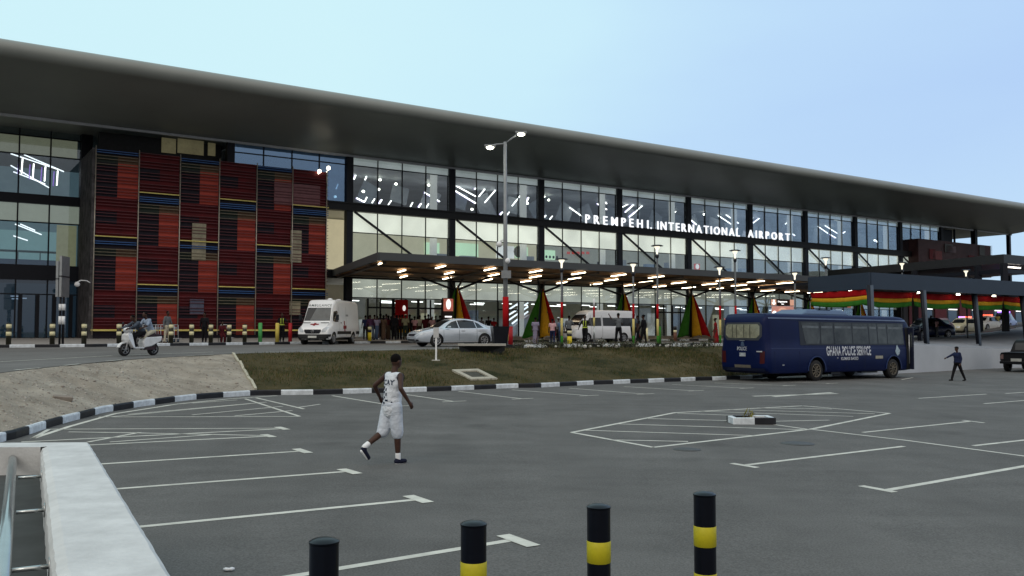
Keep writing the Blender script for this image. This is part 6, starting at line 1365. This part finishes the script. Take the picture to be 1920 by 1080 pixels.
    T_ = [('e', sh(hip + up(Vector((0, 0, .04)))), ((.145 * B_ + infl) * s, (.112 * B_ + infl) * s, .15 * s), rot), ('e', sh(hip + up(Vector((0, 0, .17)))), ((.132 * B_ + infl) * s, (.105 * B_ + infl) * s, .19 * s), rot), ('e', sh(hip + up(Vector((0, .005, .34)))), ((.160 * B_ + infl) * s, (.103 * B_ + infl) * s, .195 * s), rot), ('c', sh(hip + up(Vector((-.135, 0, .46)))), sh(hip + up(Vector((.135, 0, .46)))), S3(.062 + infl * .5), S3(.062 + infl * .5))]
    if hem: T_ += [('e', sh(hip + Vector((0, -.01, -.06))), (.178 * s, .140 * s, .14 * s), None), ('c', sh(hip + Vector((0, 0, -.10))), sh(hip + up(Vector((0, 0, .2)))), S3(.155), S3(.15))]
    if sleeve > 0:
        for sd in (-1, 1):
            so_, el, wr, _ = A[sd]; e1_ = so_.lerp(el, min(1, sleeve * 1.0)); T_ += [('c', sh(so_), sh(e1_), S3(.064), S3(.056))]
            if sleeve > 1: T_ += [('c', sh(el), sh(el.lerp(wr, sleeve - 1)), S3(.052), S3(.042))]
    blob('shirt' if not skirt == 'dress' else 'dress_top', T_, max(vox, .014), cm_(top, CL[top]), g, 3)
    if skirt:
        pts = []; kn = (J[-1][1] + J[1][1]) / 2; an = (J[-1][2] + J[1][2]) / 2; ln2 = {'dress': .75, 'skirt': .7, 'short': .35}[skirt]; end = kn.lerp(an, (ln2 - .4) / .4 if ln2 > .4 else 0)
        blob('skirt', [('e', sh(hip + Vector((0, 0, .05))), ((.165) * B_ * s, .135 * B_ * s, .12 * s), None), ('c', sh(hip), sh(hip.lerp(kn, .6)), S3(.15), S3(.165)), ('c', sh(hip.lerp(kn, .6)), sh(end + Vector((0, 0, .0))), S3(.165), S3(.18))], max(vox, .016), cm_(bottom, CL[bottom]), g, 2)
    else:
        Q = [('e', sh(hip + Vector((0, -.005, .0))), ((.148 * B_ + infl) * s, (.118 * B_ + infl) * s, .115 * s), None)]
        for sd in (-1, 1):
            hp, kn, an, b_, _ = J[sd]; w_ = .03 if trou < 1 else .018
            if trou >= 1: Q += [('c', sh(hp), sh(kn), S3(.092 + .4 * infl), S3(.068 + .3 * infl)), ('c', sh(kn), sh(kn.lerp(an, .93)), S3(.07), S3(.056))]
            else:
                Q += [('c', sh(hp), sh(kn), S3(.098 + infl), S3(.086 + infl)), ('c', sh(kn), sh(kn.lerp(an, max(0, trou - .55) / .45 * .5)), S3(.086 + infl), S3(.088))]
        blob('trousers' if trou >= 1 else 'shorts', Q, max(vox, .014), cm_(bottom, CL[bottom]), g, 2)
    for sd in (-1, 1):
        hl, fd = J[sd][4]; an = J[sd][2]; blob('shoe', [('c', sh(hl + Vector((0, -.01, 0))), sh(hl + fd * .16 + Vector((0, 0, -.008))), S3(.045), S3(.037)), ('c', sh(hl + fd * .01), sh(an.lerp(hl, .3)), S3(.045), S3(.043))], min(vox, .014), cm_(shoes, CL[shoes]), g, 1)
        if shoes == 'darkshoe' and vox < .013: blob('sole', [('c', sh(hl + Vector((0, -.012, 0)) + rotx(Vector((0, 0, -.03)), math.atan2(fd.z, fd.y))), sh(hl + fd * .165 + rotx(Vector((0, 0, -.026)), math.atan2(fd.z, fd.y))), S3(.028), S3(.022))], .01, white, g, 1)
        if socks: blob('sock', [('c', sh(an.lerp(J[sd][1], -.02)), sh(an.lerp(J[sd][1], .19)), S3(.044), S3(.045))], .011, white, g, 1)
    if hair == 'short': blob('hair', [('e', hv(0, -.014, .035), (.081 * s, .093 * s, .092 * s), hr)], vox, hairm, g, 2)
    elif hair == 'long': blob('hair', [('e', hv(0, -.02, .03), (.098 * s, .105 * s, .105 * s), hr), ('c', hv(0, -.06, .0), hv(0, -.07, -.16), S3(.07), S3(.06))], vox, hairm, g, 2)
    elif hair == 'bun': blob('hair', [('e', hv(0, -.015, .035), (.084 * s, .094 * s, .092 * s), hr), ('e', hv(0, -.09, .06), (.05 * s, .045 * s, .045 * s), hr)], vox, hairm, g, 2)
    if hat:
        blob('cap', [('e', hv(0, -.005, .055), (.088 * s, .102 * s, .07 * s), hr), ('c', hv(-.03, .09, .045), hv(.03, .09, .045), S3(.02), S3(.02))], vox, cm_(hat, CL[hat]), g, 2)
    if vest:
        vy = M('hi_vis', (.40, .50, .06), .6, var=.1); z0 = sh(hip + up(Vector((0, 0, .1))))
        o_ = [c for c in g.children if c.name.startswith('shirt')][0]; bvv = bvh_of(o_)
        for (x0, x1, za, zb_) in ((-.09, -.05, .18, .50), (.05, .09, .18, .50), (-.17, .17, .08, .14)):
            for dy in (1, -1):
                mb = MB(); N = 6; vs = []
                for i in range(N + 1):
                    for j in range(5):
                        x = x0 + (x1 - x0) * i / N; z = za + (zb_ - za) * j / 4; q = sh(hip + up(Vector((x, 0, z)))); h_, n_, _, _ = bvv.ray_cast(q + Vector((0, dy * 1, 0)), Vector((0, -dy, 0)))
                        vs.append((h_ if h_ else q) + Vector((0, dy * .008, 0)))
                mb.add(vs, [(i * 5 + j, i * 5 + j + 1, (i + 1) * 5 + j + 1, (i + 1) * 5 + j) for i in range(N) for j in range(4)]); mb.build('reflective_band', vy, g)
    g['_j'] = 0; del g['_j']
    return g, dict(A={k: [sh(v) for v in a[:3]] for k, a in A.items()}, hip=sh(hip), up=up, s=s, hv=hv)
# ---- man jogging across the lot (seen from behind right, moving right)
mp_ = L(741, 869); fdir = (.70, .71)
g, J_ = person('man in white sleeveless top and white shorts striding across the empty lot', (mp_.x - .06, mp_.y, lotz(mp_.x, 0)), fdir, 1.78, 'white', 'white', legs=((-14, 46), (5, 2)), arms=((-34, 40, 70), (-30, 34, 62)), lean=4, sleeve=0, hem=True, trou=.62, vox=.0115, turn=0, build=1.10, socks=True, headpitch=4)
shirt = [c for c in g.children if c.name.startswith('shirt')][0]; bvv = bvh_of(shirt)
shirt.data.materials[0] = M('vest_white', (.58, .62, .67), .85, var=.07, scale=7, bump=1.0, bscale=11)
for c in g.children:
    if c.name.startswith('shorts'): c.data.materials[0] = M('shorts_white', (.50, .55, .62), .85, var=.08, scale=6, bump=1.0, bscale=9)
def on_back(me, x0, z0, mat, nm):
    for v in me.vertices:
        q = Vector((x0 + v.co.x, -2, z0 + v.co.y)); h_, n_, _, _ = bvv.ray_cast(q, Vector((0, 1, 0)))
        v.co = (h_ if h_ else Vector((q.x, -.05, q.z))) + Vector((0, -.004, 0))
    me.materials.clear(); me.materials.append(mat); link(bpy.data.objects.new(nm, me), g)
dk = M('print_navy', (.02, .03, .055), .8)
me = textmesh('ICAY', .115, .0, bold=True, spx=1.1, fat=.03); on_back(me, .0, 1.30, dk, 'print')
for x, z, w, h in ((-.07, 1.22, .03, .05), (-.04, 1.16, .05, .035), (.0, 1.20, .035, .04), (.02, 1.12, .03, .05), (-.09, 1.10, .03, .07), (-.06, 1.05, .045, .03), (-.05, .98, .09, .04), (-.1, 1.03, .03, .06), (.12, .98, .02, .05), (-.11, 1.15, .05, .12), (-.10, 1.06, .05, .10), (.03, 1.03, .06, .03), (-.02, 1.08, .03, .03)):
    mb = MB(); N = 3; mb.add([(x + w * i / N - w / 2, z - 1.1 + h * j / N, 0) for j in range(N + 1) for i in range(N + 1)], [(j * 4 + i, j * 4 + i + 1, (j + 1) * 4 + i + 1, (j + 1) * 4 + i) for j in range(3) for i in range(3)]); o = mb.build('print', dk); me = o.data; bpy.data.objects.remove(o); on_back(me, 0, 1.1, dk, 'print_patch')
for sd in (-1, 1):     # dark armhole trims
    so_ = J_['A'][sd][0]; mb = MB(); q = Matrix.Translation(so_ + Vector((sd * .005, 0, -.03))) @ Matrix.Rotation(R(90), 4, 'Y') @ Matrix.Rotation(R(sd * 12), 4, 'X')
    N = 20
    for i in range(N):
        a0, a1 = 2 * math.pi * i / N, 2 * math.pi * (i + 1) / N; f = lambda a: q @ Vector((math.cos(a) * .070, math.sin(a) * .066, 0)); mb.cyl(f(a0), f(a1), .007, n=6)
    mb.build('armhole_trim', dk, g)
# ---- person walking at the right, arm stretched out
rp = L(1796, 714)
person('dark-clothed person with head wrap walking left with arm stretched forward near the ramp wall', (rp.x, rp.y, lotz(rp.x, 0)), (-.95, -.2), 1.68, 'navy', 'black', legs=((-20, 6), (20, 2)), arms=((-10, 10, 25), (62, 6, 4)), sleeve=1.8, vox=.013, hair='short', hat='black', build=1.28, shoes='black')
# ---- scooter riders
sq = SCT.location; fwv = fw
def on_sct(x, z): return Vector((sq.x + fwv.x * x, sq.y + fwv.y * x, sq.z)), z
P0, z = on_sct(-.12, .82); person('scooter driver in dark grey jacket bent low over the handlebars', P0, fwv, 1.70, 'slate', 'black', legs=((72, 78), (72, 78)), arms=((58, 8, 12), (58, 8, 12)), lean=38, ground=False, seat=.90, sleeve=1.9, hair='short', headpitch=15, vox=.013)
P0, z = on_sct(-.52, .86); person('passenger in pale blue shirt and light trousers riding pillion on the scooter', P0, fwv, 1.70, 'lblue', 'cream', legs=((62, 80), (62, 80)), arms=((35, 12, 35), (35, 12, 35)), lean=26, ground=False, seat=.95, sleeve=.9, hair='short', vox=.013)
# ---- people on the pavement by the red screen
def PV(px, off=2.0):
    q = kerbpt(px, off); q.z = pavez(q.x, q.y); return q
person('man in dark grey jacket and pale trousers standing by the luggage trolleys', PV(335, 1.2), (.9, -.3), 1.76, 'grey', 'cream', legs=((4, 0), (-6, 0)), sleeve=1.9, shoes='brown')
person('person in black with white bib standing before the red screen', PV(418, 1.8), (.1, -1), 1.72, 'black', 'black', sleeve=1.9, legs=((2, 0), (-2, 0)))
person('person in dark red clothes sitting low by the luggage trolleys', PV(449, 1.6), (.5, -.9), 1.6, 'dred', 'dred', legs=((70, 85), (70, 85)), ground=False, seat=.5, sleeve=1.5, arms=((30, 10, 50), (30, 10, 50)))
mb = MB(); q = PV(449, 1.6); sc_ = thing('folding_stool', 'small dark stool under the person in dark red', 'stool', q); mb.box(-.2, .2, -.2, .2, .36, .40); mb.build('seat', blackp, sc_)
for x, y in ((-.17, -.17), (.17, -.17), (-.17, .17), (.17, .17)): mb = MB(); mb.cyl((x, y, 0), (x, y, .36), .02, n=6); mb.build('leg', blackp, sc_)
person('officer in black uniform with pale reflective straps left of the ambulance', PV(541, .9), (.3, -1), 1.75, 'black', 'black', sleeve=1.6, vest=True, legs=((3, 0), (-3, 0)), arms=((40, 25, 70), (10, 15, 20)))
# ---- crowd at the doors, backs to the camera
def CP(px, t=-6.3):
    r = ray(px, 636); k = (t + FO.dot(FI)) / (r[0] * FI.x + r[1] * FI.y); x, y = r[0] * k, r[1] * k; return Vector((x, y, pavez(x, y)))
bk = (-.25, 1)
person('person in dark blue shirt at the crowd\'s left end behind the ambulance', CP(685, -5.6), bk, 1.68, 'navy', 'black')
person('person in dark grey bending forward next to the ambulance rear', CP(696), (-.6, .8), 1.75, 'purple', 'slate', lean=16, legs=((16, 4), (-18, 4)), sleeve=1.9)
person('woman in white top and blue denim skirt in the crowd', CP(707), bk, 1.66, 'lav', 'denim', skirt='skirt', hair='bun', shoes='white', arms=((30, 14, 60), (30, 14, 60)))
person('woman in brown patterned dress, back to the road, left of the tall man in black', CP(719), bk, 1.70, 'brown', 'brown', skirt='dress', hair='long', build=1.15)
person('second woman in dark brown dress pressed beside the brown patterned one', CP(728, -5.9), bk, 1.68, 'dred', 'brown', skirt='dress', hair='long', build=1.1)
person('tall man in black, highest head of the crowd', CP(739, -6.4), bk, 1.86, 'black', 'black', sleeve=1.9, build=1.12)
person('person in black and wine red right of the tall man', CP(749, -6.2), bk, 1.72, 'dred', 'black', sleeve=1.9, build=1.1)
person('man in khaki shirt with pale cap and dark green trousers', CP(760, -6.5), bk, 1.78, 'khaki', 'dgreen', hat='cream', sleeve=.8, legs=((5, 0), (-5, 0)))
person('person in pale pink T-shirt and wine skirt', CP(777, -6.3), (.2, 1), 1.66, 'pink', 'dred', skirt='skirt', hair='bun', arms=((40, 20, 70), (5, 10, 10)))
person('person with pale top peering over the crowd left of the woman in wine red', CP(787, -5.2), bk, 1.72, 'cream', 'brown')
person('long-haired woman in wine red dress behind the sedan bonnet', CP(797, -6.2), bk, 1.72, 'dred', 'dred', skirt='dress', hair='long', build=1.15)
person('person in pink shirt and white cap behind the sedan windscreen', CP(810, -6.0), bk, 1.66, 'pink', 'black', hat='white')
person('dark-haired person in black behind the sedan roof, left of the totem', CP(825, -6.3), bk, 1.74, 'black', 'black')
rc_ = random.Random(21)
for k, (px, t_, tp, bt, ds) in enumerate(((691, -4.8, 'black', 'black', 'black-clad back behind the person bending by the ambulance'), (702, -4.6, 'dred', 'black', 'wine top half hidden left of the denim skirt'), (713, -4.7, 'black', 'black', 'black top half hidden right of the denim skirt'), (724, -4.4, 'purple', 'black', 'dark purple top glimpsed between the two brown dresses'), (733, -4.6, 'black', 'black', 'black top glimpsed just left of the tall man'), (744, -4.2, 'slate', 'black', 'slate top glimpsed just right of the tall man'), (754, -4.4, 'brown', 'black', 'brown top glimpsed left of the khaki shirt'), (768, -4.5, 'black', 'black', 'black top glimpsed right of the khaki shirt'), (783, -4.0, 'dred', 'black', 'wine top glimpsed right of the pink T-shirt and wine skirt'), (803, -4.6, 'black', 'black', 'black top glimpsed between wine dress and pink shirt'), (817, -4.8, 'slate', 'black', 'slate top glimpsed right of the white cap'))):
    person('person in the back row, ' + ds, CP(px, t_), bk, rc_.uniform(1.62, 1.84), tp, bt, hair=rc_.choice(('short', 'bun', 'long')), build=rc_.uniform(1, 1.2), sleeve=rc_.choice((.6, 1.9)), vox=.02)
person('person in grey behind the sedan rear window', CP(903, -6.6), (.5, 1), 1.64, 'grey', 'black')
person('person in black behind the sedan boot, left of the one in red', CP(916, -6.5), (-.2, 1), 1.7, 'black', 'black')
person('person in red behind the black planter', CP(926, -7.0), (0, 1), 1.6, 'red', 'black')
# ---- people around the minibus and the kerb
def RP(px, py, D=None):
    q = RD(px, py); return q
def RPd(px, D): r = ray(px, 640); return Vector((r[0] * D / r[1], D, 1.5))
person('woman in lavender dress standing before the green side of the second cloth drape', RPd(1004, 50), (.2, 1), 1.58, 'lav', 'lav', skirt='dress', hair='bun', build=1.2)
person('child in pink T-shirt and navy trousers standing before the red cloth', RPd(1036, 50), (0, 1), 1.50, 'pink', 'navy', hair='short')
person('person in white cap behind the one in blue denim', RPd(1047, 54), (.3, .9), 1.66, 'grey', 'black', hat='white')
person('person in blue denim left of the man in grey shirt', RPd(1052, 50.5), (.4, .9), 1.52, 'blue', 'denim')
person('man in grey shirt and black trousers at the minibus nose', RPd(1067, 51), (.5, .8), 1.70, 'grey', 'black', sleeve=.7, arms=((10, 20, 30), (35, 15, 60)))
person('traffic officer in hi-vis vest directing beside the minibus front door', RPd(1097, 51.5), (-.3, -1), 1.72, 'black', 'black', vest=True, arms=((35, 30, 60), (20, 25, 20)), sleeve=1.5)
person('man in grey shirt raising his arm before the minibus rear', RPd(1160, 52), (-.4, .9), 1.86, 'grey', 'black', sleeve=.7, arms=((100, 30, 40), (10, 20, 90)))
person('man in slate blue shirt and black trousers right of the minibus', RPd(1188, 52), (.6, .8), 1.84, 'slate', 'black', sleeve=.7, build=1.15, legs=((8, 0), (-10, 0)))
person('person in dark shirt facing the slate-shirted man', RPd(1196, 53.5), (-.8, -.3), 1.74, 'black', 'black')
person('woman in black leaning slightly left behind the low shrubs', RPd(1207, 52), (-.7, .4), 1.76, 'black', 'black', sleeve=1.9, hair='bun', legs=((12, 0), (-8, 0)))
person('person in long red dress beside the police bus rear', RPd(1342, 55), (-.9, .2), 1.62, 'red', 'red', skirt='dress', hair='bun')
pr = AT(1871, 619, 86); person('person in yellow green top by the police cars on the ramp', pr, (-.5, -.8), 1.6, 'yellow', 'khaki', build=1.2)
pr = AT(1757, 632, 71); person('person in pale pink top beside the dark blue vehicle on the ramp', pr, (-.8, -.2), 1.5, 'pink', 'grey')
pr = AT(1747, 631, 71.5); person('dark-clothed person leaning by the walkway post on the ramp', pr, (-.8, -.2), 1.7, 'black', 'black')
